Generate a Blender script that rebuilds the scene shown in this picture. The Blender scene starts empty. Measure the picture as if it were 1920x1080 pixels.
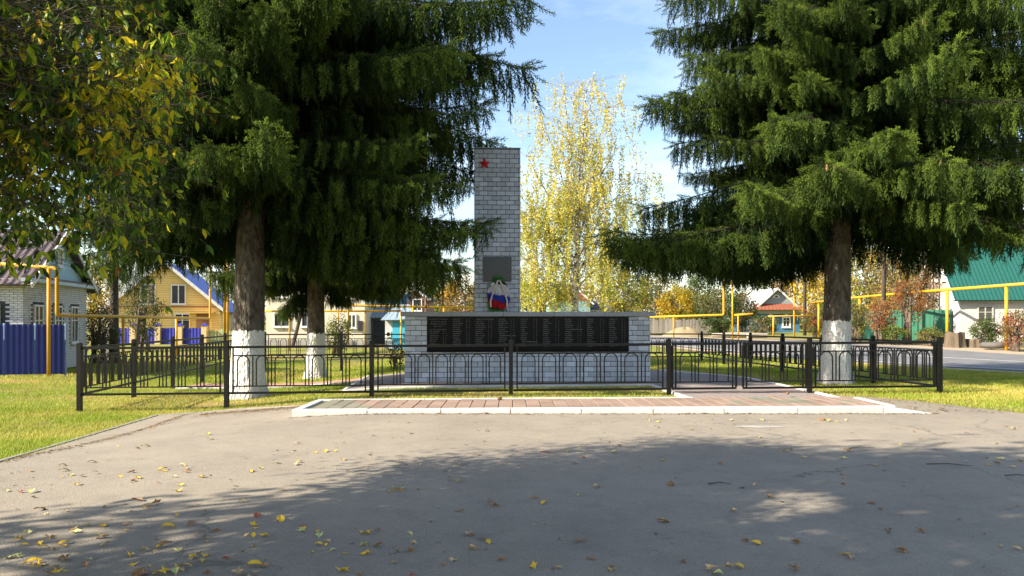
import bpy, bmesh, math, random
import numpy as np
from mathutils import Vector, Matrix

random.seed(7); RNG = np.random.default_rng(7)
R = math.radians
SC = bpy.context.scene
COL = SC.collection

# ------------------------------------------------------------------ camera, sky, sun, exposure
F = 1400.0            # focal length in pixels of a 1920 px wide frame
CAMZ = 1.6
cd = bpy.data.cameras.new('camera'); cam = bpy.data.objects.new('camera', cd); COL.objects.link(cam)
cam.location = (0, 0, CAMZ); cam.rotation_euler = (R(90), 0, 0)
cd.sensor_width = 36.0; cd.lens = 36.0 * F / 1920.0; cd.shift_y = 60.0 / 1920.0
cd.clip_start = 0.05; cd.clip_end = 3000
SC.camera = cam

SUN_EL = R(33); SUNH = Vector((-0.93, -0.37)).normalized()
w = bpy.data.worlds.new('World'); SC.world = w; w.use_nodes = True
nt = w.node_tree; nt.nodes.clear()
wo = nt.nodes.new('ShaderNodeOutputWorld'); bg = nt.nodes.new('ShaderNodeBackground')
sky = nt.nodes.new('ShaderNodeTexSky'); sky.sky_type = 'NISHITA'; sky.sun_disc = False
sky.sun_elevation = SUN_EL; sky.sun_rotation = math.atan2(SUNH.x, SUNH.y)
sky.air_density = 1.1; sky.dust_density = 1.0; sky.ozone_density = 1.5
tc = nt.nodes.new('ShaderNodeTexCoord'); mp = nt.nodes.new('ShaderNodeMapping')
mp.inputs['Scale'].default_value = (1.2, 1.2, 4.0)
nz = nt.nodes.new('ShaderNodeTexNoise'); nz.inputs['Scale'].default_value = 2.2; nz.inputs['Detail'].default_value = 7; nz.inputs['Roughness'].default_value = .6
cr = nt.nodes.new('ShaderNodeValToRGB'); cr.color_ramp.elements[0].position = .44; cr.color_ramp.elements[1].position = .78
cr.color_ramp.elements[0].color = (0, 0, 0, 1); cr.color_ramp.elements[1].color = (.32, .32, .32, 1)
mx = nt.nodes.new('ShaderNodeMixRGB'); mx.inputs[2].default_value = (8.5, 8.8, 9.2, 1)
nt.links.new(tc.outputs['Generated'], mp.inputs[0]); nt.links.new(mp.outputs[0], nz.inputs[0]); nt.links.new(nz.outputs[0], cr.inputs[0])
nt.links.new(cr.outputs[0], mx.inputs[0]); nt.links.new(sky.outputs[0], mx.inputs[1]); nt.links.new(mx.outputs[0], bg.inputs[0])
bg.inputs[1].default_value = 0.10
nt.links.new(bg.outputs[0], wo.inputs[0])
sd = bpy.data.lights.new('sun', 'SUN'); sun = bpy.data.objects.new('sun', sd); COL.objects.link(sun)
sd.energy = 5.0; sd.angle = R(0.55); sd.color = (1.0, 0.88, 0.69)
SV = Vector((SUNH.x * math.cos(SUN_EL), SUNH.y * math.cos(SUN_EL), math.sin(SUN_EL)))
sun.rotation_euler = SV.to_track_quat('Z', 'Y').to_euler(); sun.location = (-30, -12, 25)
SC.view_settings.view_transform = 'Standard'; SC.view_settings.look = 'None'
SC.view_settings.exposure = 1.5; SC.view_settings.gamma = 1.0; SC.view_settings.use_curve_mapping = False
try:
    SC.cycles.max_bounces = 6; SC.cycles.diffuse_bounces = 3; SC.cycles.transmission_bounces = 3; SC.cycles.transparent_max_bounces = 4
except Exception:
    pass

# ------------------------------------------------------------------ helpers
def P(px, py, Y):
    return Vector(((px - 960) / F * Y, Y, CAMZ - (py - 600) / F * Y))
def XP(px, Y):
    return (px - 960) / F * Y
def sm(a, b, t):
    t = min(1.0, max(0.0, (t - a) / (b - a))); return t * t * (3 - 2 * t)
def gz(x, y):
    s = sm(-2.0, -7.5, x) if x > -7.5 else 1.0
    if x < -12: s *= 1 - 0.45 * sm(-12, -16, x) if x > -16 else 0.55
    near = -0.29 * s * sm(7, 13, y) - 0.14 * sm(15, 30, y) - 0.10 * s * sm(18, 30, y)
    return near + (0.10 - near) * sm(33, 46, y)

def tag(o, label=None, cat=None, group=None, kind=None):
    if label: o['label'] = label
    if cat: o['category'] = cat
    if group: o['group'] = group
    if kind: o['kind'] = kind
    return o
def empty(name, loc=(0, 0, 0), rz=0.0):
    o = bpy.data.objects.new(name, None); COL.objects.link(o)
    o.location = loc; o.rotation_euler = (0, 0, rz); o.empty_display_size = .2
    return o
def link(name, me, parent=None, loc=None, rot=None, scale=None):
    o = bpy.data.objects.new(name, me); COL.objects.link(o)
    if parent is not None: o.parent = parent
    if loc is not None: o.location = loc
    if rot is not None: o.rotation_euler = rot
    if scale is not None: o.scale = scale
    return o

class MB:
    """collects shapes into one mesh"""
    def __init__(self): self.v = []; self.f = []
    def add(self, vs, fs):
        n = len(self.v); self.v += [tuple(q) for q in vs]; self.f += [tuple(i + n for i in q) for q in fs]; return self
    def box(self, x0, x1, y0, y1, z0, z1):
        return self.add([(x0,y0,z0),(x1,y0,z0),(x1,y1,z0),(x0,y1,z0),(x0,y0,z1),(x1,y0,z1),(x1,y1,z1),(x0,y1,z1)],
                        [(0,3,2,1),(4,5,6,7),(0,1,5,4),(1,2,6,5),(2,3,7,6),(3,0,4,7)])
    def bbox(self, x0, x1, y0, y1, z0, z1, b):
        """box with chamfered front/top edges (all 12 via inset octa form)"""
        vs = []; 
        for z, i in ((z0, b), (z0 + b, 0), (z1 - b, 0), (z1, b)):
            for (x, y) in ((x0+i,y0+i),(x1-i,y0+i),(x1-i,y1-i),(x0+i,y1-i)): vs.append((x, y, z))
        fs = [(3,2,1,0),(12,13,14,15)]
        for k in range(3):
            for j in range(4):
                fs.append((k*4+j, k*4+(j+1)%4, k*4+4+(j+1)%4, k*4+4+j))
        return self.add(vs, fs)
    def bar(self, a, b, wx, wz=None, up=Vector((0, 0, 1))):
        """rectangular bar from a to b"""
        a = Vector(a); b = Vector(b); wz = wz or wx
        d = (b - a).normalized()
        s = d.cross(up)
        if s.length < 1e-4: s = Vector((1, 0, 0))
        s.normalize(); u = s.cross(d)
        s = s * wx / 2; u = u * wz / 2
        return self.add([a-s-u, a+s-u, a+s+u, a-s+u, b-s-u, b+s-u, b+s+u, b-s+u],
                        [(0,1,2,3),(7,6,5,4),(0,4,5,1),(1,5,6,2),(2,6,7,3),(3,7,4,0)])
    def tube(self, pts, rad, n=8, cap=True):
        pts = [Vector(q) for q in pts]; m = len(pts)
        if not hasattr(rad, '__len__'): rad = [rad] * m
        base = len(self.v); prev = None
        for i, p in enumerate(pts):
            d = (pts[min(i+1, m-1)] - pts[max(i-1, 0)]).normalized()
            if prev is None:
                s = d.cross(Vector((0, 0, 1)))
                if s.length < 1e-3: s = Vector((1, 0, 0))
            else:
                s = prev - d * prev.dot(d)
            s.normalize(); prev = s; u = d.cross(s)
            for k in range(n):
                a = 2 * math.pi * k / n
                self.v.append(tuple(p + (s * math.cos(a) + u * math.sin(a)) * rad[i]))
        for i in range(m - 1):
            for k in range(n):
                a = base + i*n + k; b = base + i*n + (k+1) % n
                self.f.append((a, b, b + n, a + n))
        if cap:
            self.f.append(tuple(base + k for k in reversed(range(n))))
            self.f.append(tuple(base + (m-1)*n + k for k in range(n)))
        return self
    def poly(self, pts, off):
        """closed prism: polygon pts extruded by vector off"""
        n = len(pts); off = Vector(off)
        vs = [Vector(q) for q in pts] + [Vector(q) + off for q in pts]
        fs = [tuple(range(n)), tuple(reversed(range(n, 2*n)))] + [(i, i+n, (i+1)%n+n, (i+1)%n) for i in range(n)]
        return self.add(vs, fs)
    def mesh(self, name, mat=None, smooth=False):
        me = bpy.data.meshes.new(name); me.from_pydata(self.v, [], self.f)
        bm = bmesh.new(); bm.from_mesh(me); bmesh.ops.recalc_face_normals(bm, faces=bm.faces); bm.to_mesh(me); bm.free()
        if mat: me.materials.append(mat)
        if smooth: me.polygons.foreach_set('use_smooth', [True] * len(me.polygons))
        me.update(); return me
    def build(self, name, mat, parent=None, smooth=False, **k):
        return link(name, self.mesh(name, mat, smooth), parent, **k)

def npmesh(name, V, Fc, mat, col=None, smooth=False):
    """mesh from numpy arrays; Fc is (M,k)"""
    me = bpy.data.meshes.new(name); M, k = Fc.shape
    me.vertices.add(len(V)); me.vertices.foreach_set('co', np.ascontiguousarray(V, dtype=np.float32).ravel())
    me.loops.add(M * k); me.loops.foreach_set('vertex_index', np.ascontiguousarray(Fc, dtype=np.int32).ravel())
    me.polygons.add(M); me.polygons.foreach_set('loop_start', np.arange(0, M * k, k, dtype=np.int32))
    try: me.polygons.foreach_set('loop_total', np.full(M, k, dtype=np.int32))
    except Exception: pass
    if smooth: me.polygons.foreach_set('use_smooth', np.ones(M, dtype=bool))
    if col is not None:
        at = me.color_attributes.new('col', 'FLOAT_COLOR', 'POINT')
        c4 = np.ones((len(V), 4), dtype=np.float32); c4[:, :3] = col
        at.data.foreach_set('color', c4.ravel())
    me.materials.append(mat); me.update(calc_edges=True); me.validate(); return me

# ------------------------------------------------------------------ materials
def lin(r, g, b):
    f = lambda c: ((c/255+.055)/1.055)**2.4 if c > 10 else c/255/12.92
    return (f(r), f(g), f(b))
MATS = {}
def mat(name, c, rough=.8, c2=None, scale=6.0, amt=.6, bump=0.0, bscale=60.0, spec=.3, metal=0.0, rnd=0.0, detail=5, stretch=None, space='Object'):
    """principled with two-colour noise, optional bump and per-object brightness variation"""
    if name in MATS: return MATS[name]
    m = bpy.data.materials.new(name); m.use_nodes = True; MATS[name] = m
    t = m.node_tree; N = t.nodes; L = t.links; b = N['Principled BSDF']
    b.inputs['Roughness'].default_value = rough; b.inputs['Metallic'].default_value = metal
    b.inputs['Specular IOR Level'].default_value = spec
    co = N.new('ShaderNodeTexCoord'); src = co.outputs['Object']
    if space == 'World':
        g = N.new('ShaderNodeNewGeometry'); src = g.outputs['Position']
    if stretch:
        mpn = N.new('ShaderNodeMapping'); mpn.inputs['Scale'].default_value = stretch; L.new(src, mpn.inputs[0]); src = mpn.outputs[0]
    c2 = c2 or tuple(x * .72 for x in c)
    no = N.new('ShaderNodeTexNoise'); no.inputs['Scale'].default_value = scale; no.inputs['Detail'].default_value = detail; no.inputs['Roughness'].default_value = .62
    L.new(src, no.inputs['Vector'])
    rp = N.new('ShaderNodeValToRGB'); rp.color_ramp.elements[0].position = .5 - .5*(1-amt) - .02; rp.color_ramp.elements[1].position = .5 + .5*(1-amt) + .02
    rp.color_ramp.elements[0].color = (*c2, 1); rp.color_ramp.elements[1].color = (*c, 1)
    L.new(no.outputs[0], rp.inputs[0]); out = rp.outputs[0]
    if rnd:
        oi = N.new('ShaderNodeObjectInfo'); hs = N.new('ShaderNodeHueSaturation')
        ma = N.new('ShaderNodeMapRange'); ma.inputs[3].default_value = 1 - rnd; ma.inputs[4].default_value = 1 + rnd
        L.new(oi.outputs['Random'], ma.inputs[0]); L.new(ma.outputs[0], hs.inputs['Value']); L.new(out, hs.inputs['Color']); out = hs.outputs[0]
    L.new(out, b.inputs['Base Color'])
    if bump:
        n2 = N.new('ShaderNodeTexNoise'); n2.inputs['Scale'].default_value = bscale; n2.inputs['Detail'].default_value = 4; L.new(src, n2.inputs['Vector'])
        bp = N.new('ShaderNodeBump'); bp.inputs['Strength'].default_value = bump; bp.inputs['Distance'].default_value = .02
        L.new(n2.outputs[0], bp.inputs['Height']); L.new(bp.outputs[0], b.inputs['Normal'])
    return m
def leafmat(name, trans=.35, rough=.6, rnd=.12, spec=.25):
    if name in MATS: return MATS[name]
    m = bpy.data.materials.new(name); m.use_nodes = True; MATS[name] = m
    t = m.node_tree; N = t.nodes; L = t.links; b = N['Principled BSDF']
    at = N.new('ShaderNodeAttribute'); at.attribute_name = 'col'
    oi = N.new('ShaderNodeObjectInfo'); hs = N.new('ShaderNodeHueSaturation')
    ma = N.new('ShaderNodeMapRange'); ma.inputs[3].default_value = 1 - rnd; ma.inputs[4].default_value = 1 + rnd
    L.new(oi.outputs['Random'], ma.inputs[0]); L.new(ma.outputs[0], hs.inputs['Value']); L.new(at.outputs['Color'], hs.inputs['Color'])
    L.new(hs.outputs[0], b.inputs['Base Color']); b.inputs['Roughness'].default_value = rough; b.inputs['Specular IOR Level'].default_value = spec
    tr = N.new('ShaderNodeBsdfTranslucent'); L.new(hs.outputs[0], tr.inputs['Color'])
    mi = N.new('ShaderNodeMixShader'); mi.inputs[0].default_value = trans
    L.new(b.outputs[0], mi.inputs[1]); L.new(tr.outputs[0], mi.inputs[2]); L.new(mi.outputs[0], N['Material Output'].inputs[0])
    return m

LEAF = leafmat('leaf_tissue', .4); NEEDLE = leafmat('spruce_needles', .10, .8, .18, .06); BLADE = leafmat('grass_blades', .35, .6, 0)
BLACK = mat('black_paint', (.004, .004, .0045), .42, (.007, .0065, .006), 9, .5, .12, 90, .22)
GLASS = mat('window_glass', (.03, .035, .04), .08, (.05, .055, .06), 2, .5, spec=.8)
WHITEW = mat('white_window_paint', (.78, .78, .76), .5)
YPIPE = mat('yellow_pipe_paint', (.56, .31, .012), .45, (.46, .25, .012), 5, .5, .1, 40)
CONC = mat('grey_concrete', (.34, .33, .31), .9, (.24, .23, .22), 5, .6, .3, 60)
WOODG = mat('weathered_wood', (.22, .2, .18), .9, (.12, .11, .1), 9, .5, .3, 30, rnd=.25, stretch=(3, 3, .5))
DARKWOOD = mat('dark_pole_wood', (.09, .07, .055), .9, (.05, .04, .03), 9, .5, .4, 30, stretch=(3, 3, .4))

def brickwall_mat(name, c, c2, mortar, bw, bh, ms=.012):
    if name in MATS: return MATS[name]
    m = bpy.data.materials.new(name); m.use_nodes = True; MATS[name] = m
    t = m.node_tree; N = t.nodes; L = t.links; b = N['Principled BSDF']; b.inputs['Roughness'].default_value = .9
    co = N.new('ShaderNodeTexCoord'); sp = N.new('ShaderNodeSeparateXYZ'); L.new(co.outputs['Object'], sp.inputs[0])
    ad = N.new('ShaderNodeMath'); L.new(sp.outputs[0], ad.inputs[0]); L.new(sp.outputs[1], ad.inputs[1])
    cb = N.new('ShaderNodeCombineXYZ'); L.new(ad.outputs[0], cb.inputs[0]); L.new(sp.outputs[2], cb.inputs[1])
    br = N.new('ShaderNodeTexBrick'); br.inputs['Scale'].default_value = 1; br.inputs['Brick Width'].default_value = bw; br.inputs['Row Height'].default_value = bh
    br.inputs['Mortar Size'].default_value = ms; br.inputs['Color1'].default_value = (*c, 1); br.inputs['Color2'].default_value = (*c2, 1); br.inputs['Mortar'].default_value = (*mortar, 1)
    L.new(cb.outputs[0], br.inputs['Vector']); L.new(br.outputs['Color'], b.inputs['Base Color'])
    bp = N.new('ShaderNodeBump'); bp.invert = True; bp.inputs['Distance'].default_value = .01; L.new(br.outputs['Fac'], bp.inputs['Height']); L.new(bp.outputs[0], b.inputs['Normal'])
    return m

def ground_mat():
    m = bpy.data.materials.new('lawn_soil'); m.use_nodes = True
    t = m.node_tree; N = t.nodes; L = t.links; b = N['Principled BSDF']; b.inputs['Roughness'].default_value = 1; b.inputs['Specular IOR Level'].default_value = .1
    g = N.new('ShaderNodeNewGeometry')
    n1 = N.new('ShaderNodeTexNoise'); n1.inputs['Scale'].default_value = .55; n1.inputs['Detail'].default_value = 6; L.new(g.outputs['Position'], n1.inputs['Vector'])
    n2 = N.new('ShaderNodeTexNoise'); n2.inputs['Scale'].default_value = 14; n2.inputs['Detail'].default_value = 5; L.new(g.outputs['Position'], n2.inputs['Vector'])
    r1 = N.new('ShaderNodeValToRGB'); e = r1.color_ramp.elements; e[0].position = .36; e[0].color = (.26, .20, .09, 1); e[1].position = .56; e[1].color = (.20, .23, .04, 1)
    L.new(n1.outputs[0], r1.inputs[0])
    mm = N.new('ShaderNodeMixRGB'); mm.blend_type = 'MULTIPLY'; mm.inputs[0].default_value = .6
    r2 = N.new('ShaderNodeValToRGB'); r2.color_ramp.elements[0].position = .3; r2.color_ramp.elements[0].color = (.4, .4, .4, 1); r2.color_ramp.elements[1].position = .65
    L.new(n2.outputs[0], r2.inputs[0]); L.new(r1.outputs[0], mm.inputs[1]); L.new(r2.outputs[0], mm.inputs[2]); L.new(mm.outputs[0], b.inputs['Base Color'])
    bp = N.new('ShaderNodeBump'); bp.inputs['Strength'].default_value = .6; bp.inputs['Distance'].default_value = .04; L.new(n2.outputs[0], bp.inputs['Height']); L.new(bp.outputs[0], b.inputs['Normal'])
    return m
def asphalt_mat(name, ca, cb_, seed):
    m = bpy.data.materials.new(name); m.use_nodes = True
    t = m.node_tree; N = t.nodes; L = t.links; b = N['Principled BSDF']; b.inputs['Roughness'].default_value = .88; b.inputs['Specular IOR Level'].default_value = .25
    g = N.new('ShaderNodeNewGeometry')
    def noise(s, d=6):
        n = N.new('ShaderNodeTexNoise'); n.noise_dimensions = '4D'; n.inputs['W'].default_value = seed; n.inputs['Scale'].default_value = s; n.inputs['Detail'].default_value = d; n.inputs['Roughness'].default_value = .65
        L.new(g.outputs['Position'], n.inputs['Vector']); return n
    def ramp(n, p0, c0, p1, c1):
        r = N.new('ShaderNodeValToRGB'); r.color_ramp.elements[0].position = p0; r.color_ramp.elements[0].color = (*c0, 1); r.color_ramp.elements[1].position = p1; r.color_ramp.elements[1].color = (*c1, 1)
        L.new(n.outputs[0], r.inputs[0]); return r
    base = ramp(noise(.7), .33, cb_, .66, ca)
    spk = ramp(noise(120, 3), .34, (.62, .62, .62), .68, (1.22, 1.2, 1.16))
    vo = N.new('ShaderNodeTexVoronoi'); vo.inputs['Scale'].default_value = 70; L.new(g.outputs['Position'], vo.inputs['Vector'])
    m1 = N.new('ShaderNodeMixRGB'); m1.blend_type = 'MULTIPLY'; m1.inputs[0].default_value = 1; L.new(base.outputs[0], m1.inputs[1]); L.new(spk.outputs[0], m1.inputs[2])
    st = ramp(noise(3.2, 8), .30, (.78, .78, .80), .5, (1, 1, 1))
    m2 = N.new('ShaderNodeMixRGB'); m2.blend_type = 'MULTIPLY'; m2.inputs[0].default_value = .7; L.new(m1.outputs[0], m2.inputs[1]); L.new(st.outputs[0], m2.inputs[2])
    # coarse aggregate, dark blots and hairline cracks
    ag = ramp(noise(34, 4), .36, (.74, .74, .75), .62, (1.10, 1.09, 1.07))
    m3 = N.new('ShaderNodeMixRGB'); m3.blend_type = 'MULTIPLY'; m3.inputs[0].default_value = .4; L.new(m2.outputs[0], m3.inputs[1]); L.new(ag.outputs[0], m3.inputs[2])
    wn = noise(1.6, 5); va = N.new('ShaderNodeVectorMath'); va.operation = 'MULTIPLY_ADD'; L.new(wn.outputs['Color'], va.inputs[0]); va.inputs[1].default_value = (.9, .9, 0); L.new(g.outputs['Position'], va.inputs[2])
    ck = N.new('ShaderNodeTexVoronoi'); ck.feature = 'DISTANCE_TO_EDGE'; ck.inputs['Scale'].default_value = .30; L.new(va.outputs[0], ck.inputs['Vector'])
    cr_ = N.new('ShaderNodeValToRGB'); cr_.color_ramp.elements[0].position = .0015; cr_.color_ramp.elements[0].color = (.45, .44, .43, 1); cr_.color_ramp.elements[1].position = .0045; L.new(ck.outputs['Distance'], cr_.inputs[0])
    mk = ramp(noise(.35, 3), .47, (0, 0, 0), .56, (.8, .8, .8))
    m4 = N.new('ShaderNodeMixRGB'); m4.blend_type = 'MULTIPLY'; L.new(mk.outputs[0], m4.inputs[0]); L.new(m3.outputs[0], m4.inputs[1]); L.new(cr_.outputs[0], m4.inputs[2])
    L.new(m4.outputs[0], b.inputs['Base Color'])
    bp = N.new('ShaderNodeBump'); bp.inputs['Strength'].default_value = .5; bp.inputs['Distance'].default_value = .006; L.new(vo.outputs['Distance'], bp.inputs['Height']); L.new(bp.outputs[0], b.inputs['Normal'])
    return m

# ------------------------------------------------------------------ ground, asphalt, paths, road
def axis_vals(lo, hi, fine_lo, fine_hi, step):
    v = list(np.arange(fine_lo, fine_hi + 1e-6, step)); s = step
    while v[-1] < hi: s *= 1.35; v.append(v[-1] + s)
    s = step
    while v[0] > lo: s *= 1.35; v.insert(0, v[0] - s)
    return v
gx = axis_vals(-900, 900, -26, 32, .5); gy = axis_vals(-300, 1500, 2, 52, .5)
V = np.array([(x, y, gz(x, y)) for y in gy for x in gx]); nx = len(gx)
Fg = np.array([(j*nx+i, j*nx+i+1, (j+1)*nx+i+1, (j+1)*nx+i) for j in range(len(gy)-1) for i in range(nx-1)])
tag(link('ground', npmesh('ground', V, Fg, ground_mat(), smooth=True)), kind='structure')

def patch(name, poly, step, zoff, material, kind='structure', zfun=gz):
    bm = bmesh.new(); bm.faces.new([bm.verts.new((x, y, 0)) for x, y in poly])
    xs = [q[0] for q in poly]; ys = [q[1] for q in poly]
    for ax, lo, hi in ((0, min(xs), max(xs)), (1, min(ys), max(ys))):
        k = lo + step
        while k < hi:
            co = (k, 0, 0) if ax == 0 else (0, k, 0); no = (1, 0, 0) if ax == 0 else (0, 1, 0)
            bmesh.ops.bisect_plane(bm, geom=bm.verts[:] + bm.edges[:] + bm.faces[:], plane_co=co, plane_no=no); k += step
    for v in bm.verts: v.co.z = zfun(v.co.x, v.co.y) + zoff
    bmesh.ops.recalc_face_normals(bm, faces=bm.faces)
    me = bpy.data.meshes.new(name); bm.to_mesh(me); bm.free(); me.materials.append(material)
    if me.polygons[0].normal.z < 0: me.flip_normals()
    return tag(link(name, me), kind=kind)
EDGE = []                                       # straight left edge of the asphalt over the dipping ground
for y_ in np.linspace(8.4, 14.6, 9):
    x_ = -6.0
    for _ in range(8): py_ = 600 + F * (CAMZ - gz(x_, y_)) / y_; x_ = ((870 - py_) * 340 / 102 - 960) / F * y_
    EDGE.append((float(x_), float(y_)))
ASPH_POLY = [(EDGE[0][0] - .1, -9)] + EDGE + [(-5.2, 14.9), (-3.7, 14.5), (6.5, 14.4), (6.65, 15.85), (7.3, 15.3), (7.9, 14.6), (8.75, 12.5), (11.5, 10.4), (22, 7.5), (22, -9)]
patch('asphalt', ASPH_POLY, .6, .016, asphalt_mat('worn_asphalt', (.300, .268, .226), (.235, .212, .182), 1.0))
tag(patch('paint_stain', [(3.28, 11.05), (3.6, 10.95), (4.0, 11.0), (4.02, 11.12), (3.7, 11.2), (3.4, 11.18)], .3, .020, mat('pale_stain', (.36, .345, .32), .9)), kind='structure')

# road running away behind the monument
RD = Vector((-0.37, 0.93)).normalized(); RN = Vector((RD.y, -RD.x)); R0 = Vector((15.8, 27.7))
def road_quad(o0, o1, t0, t1):
    a = R0 + RN*o0 + RD*t0; b = R0 + RN*o1 + RD*t0; c = R0 + RN*o1 + RD*t1; d = R0 + RN*o0 + RD*t1
    return [(a.x, a.y), (b.x, b.y), (c.x, c.y), (d.x, d.y)]
patch('road_shoulder', road_quad(-1.5, 14.5, -22, 120), 3, .02, mat('sandy_gravel', (.38, .31, .22), 1, (.26, .21, .15), 2, .5, .4, 30, space='World'))
patch('road', road_quad(-.5, 11.2, -22, 120), 3, .04, asphalt_mat('road_asphalt', (.20, .20, .21), (.15, .15, .16), 4.0))
LINE = mat('road_line_paint', (.72, .72, .70), .7, (.5, .5, .48), 4, .5, space='World')
patch('road_marking', road_quad(0, .16, -22, 120), 3, .048, LINE)
patch('road_marking', road_quad(5.6, 5.76, -22, 120), 3, .048, LINE)
# verge on the far side of the road
patch('verge', road_quad(14.6, 18.5, -10, 60), 3, .03, mat('dry_verge', (.20, .19, .06), 1, (.24, .18, .09), 1.2, .5, .4, 20, space='World'))

# paved plaza, gate path, side path
def paver_mat(name, ca, cb_, cm, bw, bh):
    m = brickwall_mat(name, ca, cb_, cm, bw, bh, .008)
    t = m.node_tree
    g = t.nodes.new('ShaderNodeNewGeometry'); br = [n for n in t.nodes if n.type == 'TEX_BRICK'][0]; t.links.new(g.outputs['Position'], br.inputs['Vector'])
    return m
PAVG = paver_mat('grey_pavers', (.22, .20, .20), (.27, .2, .18), (.10, .10, .09), .4, .2)
PAVR = paver_mat('red_pavers', (.40, .20, .15), (.36, .21, .17), (.15, .12, .1), .4, .2)
patch('plaza', [(-3.9, 17.5), (3.35, 18.3), (3.5, 15.9), (3.55, 14.2), (6.45, 14.2), (6.5, 21.0), (4.9, 24.8), (-4.7, 24.4)], .6, .035, PAVG)
patch('side_path', [(-9.5, 21.2), (-4.28, 21.4), (-4.5, 23.3), (-9.7, 23.3)], .5, .03, PAVR)
KERBW = mat('white_kerb_paint', (.60, .60, .60), .75, (.45, .44, .42), 7, .45, .3, 40, rnd=.05, space='World')
KERBG = mat('grey_kerb', (.27, .25, .22), .9, (.2, .185, .16), 5, .5, .4, 50, rnd=.1, space='World')
def kerb_line(pts, wdt, top, material, label, seg=1.0, zf=gz):
    """a kerb as one thing, its stones as parts"""
    root = empty('kerb', (pts[0][0], pts[0][1], 0)); tag(root, kind='structure')
    off = Vector((pts[0][0], pts[0][1], 0))
    for (a, b) in zip(pts[:-1], pts[1:]):
        a = Vector(a); b = Vector(b); n = max(1, round((b - a).length / seg)); d = (b - a) / n
        for i in range(n):
            p = a + d * i; q = p + d * .986
            zz = (zf(p.x, p.y), zf(q.x, q.y)); m = MB()
            s = Vector((d.y, -d.x)).normalized() * wdt / 2; ch = .012
            vs = []
            for (c, z) in ((p, zz[0]), (q, zz[1])):
                for (k, h) in ((-1, -.12), (-1, top - ch), (-1 + 2*ch/wdt, top), (1 - 2*ch/wdt, top), (1, top - ch), (1, -.12)):
                    vs.append(Vector((c.x + s.x*k, c.y + s.y*k, z + h + RNG.normal() * .0015)) - off)
            fs = [tuple(range(6)), tuple(reversed(range(6, 12)))] + [(j, j+6, (j+1) % 6 + 6, (j+1) % 6) for j in range(6)]
            m.add(vs, fs).build('kerb_stone', material, root)
    return root
kerb_line([(EDGE[0][0] - .15, -8)] + [(q[0] - .05, q[1]) for q in EDGE] + [(-5.3, 14.95), (-3.95, 14.55)], .09, .03, KERBG, '')
kerb_line([(-4.7, 24.4), (-3.95, 17.45), (3.4, 18.25), (3.5, 15.9), (3.55, 14.55)], .10, .055, KERBW, '')
kerb_line([(-9.5, 21.1), (-4.35, 21.3)], .09, .05, KERBW, '')
kerb_line([(4.95, 24.8), (6.55, 21.0), (6.55, 14.35)], .10, .06, KERBW, '')

# raised platform with tiles and white kerb stones
def zplat(x, y): return 0.07 + (x + 3.7) * .0058
plat = empty('paved_platform', (-3.7, 12.6, 0)); tag(plat, kind='structure')
O = Vector((-3.7, 12.6, 0))
bed = MB(); bed.add([Vector((x, y, z)) - O for z in (-.25, 0) for (x, y) in ((-3.6, 12.7), (6.45, 12.7), (6.45, 14.28), (-3.6, 14.28))], [(0,1,2,3),(4,5,6,7),(0,1,5,4),(1,2,6,5),(2,3,7,6),(3,0,4,7)])
for i in range(4, 8): x, y, z = bed.v[i]; bed.v[i] = (x, y, zplat(x + O.x, y) - .022)
bed.build('bed', mat('tile_joint_sand', (.13, .12, .09), 1, (.09, .1, .04), 8, .5), plat)
TILER = mat('red_tile', (.27, .195, .16), .9, (.21, .15, .12), 5, .5, .3, 60, rnd=.14, space='World')
TILEG = mat('grey_tile', (.20, .19, .155), .9, (.15, .15, .11), 9, .5, .3, 60, rnd=.14, space='World')
tw, td = .248, .5
tm = {}
for key, mt in (('r', TILER), ('g', TILEG)):
    tm[key] = MB().bbox(-tw/2+.005, tw/2-.005, -td/2+.005, td/2-.005, -.04, 0, .006).mesh('tile', mt)
for j in range(3):
    for i in range(40):
        x = -3.46 + tw * (i + .5); y = 12.81 + td * (j + .5)
        key = 'g' if (i < 4 - j or (i > 28 and j > 0 and RNG.random() < .3)) else 'r'
        link('tile', tm[key], plat, Vector((x, y, zplat(x, y) + RNG.normal() * .002)) - O, (RNG.normal()*.006, RNG.normal()*.006, RNG.normal()*.004))
def pk(a, b, wdt=.15, drop=0.0):
    a = Vector(a); b = Vector(b); d = b - a; s = Vector((d.y, -d.x)).normalized() * wdt / 2; vs = []
    for e, (c, dr) in enumerate(((a, 0), (b - d.normalized() * .014, drop))):
        zt = zplat(c.x, c.y) + .008 - dr; zb = -.2 if gz(c.x, c.y) < -.02 else -.1
        for (k, z) in ((-1, zb), (-1, zt - .015), (-.82, zt), (.82, zt), (1, zt - .018), (1, zb)):
            vs.append(Vector((c.x + s.x*k, c.y + s.y*k, z + RNG.normal() * .0015)) - O)
    MB().add(vs, [tuple(range(6)), tuple(reversed(range(6, 12)))] + [(j, j+6, (j+1) % 6 + 6, (j+1) % 6) for j in range(6)]).build('kerb_stone', KERBW, plat)
xs = [-3.73, -2.45, -1.2, -.02, 1.18, 2.4, 3.6, 4.85, 6.3]
for a, b in zip(xs[:-1], xs[1:]): pk((a, 12.72), (b, 12.72))
pk((6.3, 12.72), (7.15, 12.66), .15, .125)
pk((-3.66, 12.80), (-3.66, 14.2)); 
for i in range(7): pk((-3.73 + i * 1.03, 14.36), (-3.73 + (i+1) * 1.03, 14.36), .08)
pk((6.52, 12.8), (6.54, 14.2), .1)

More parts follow.
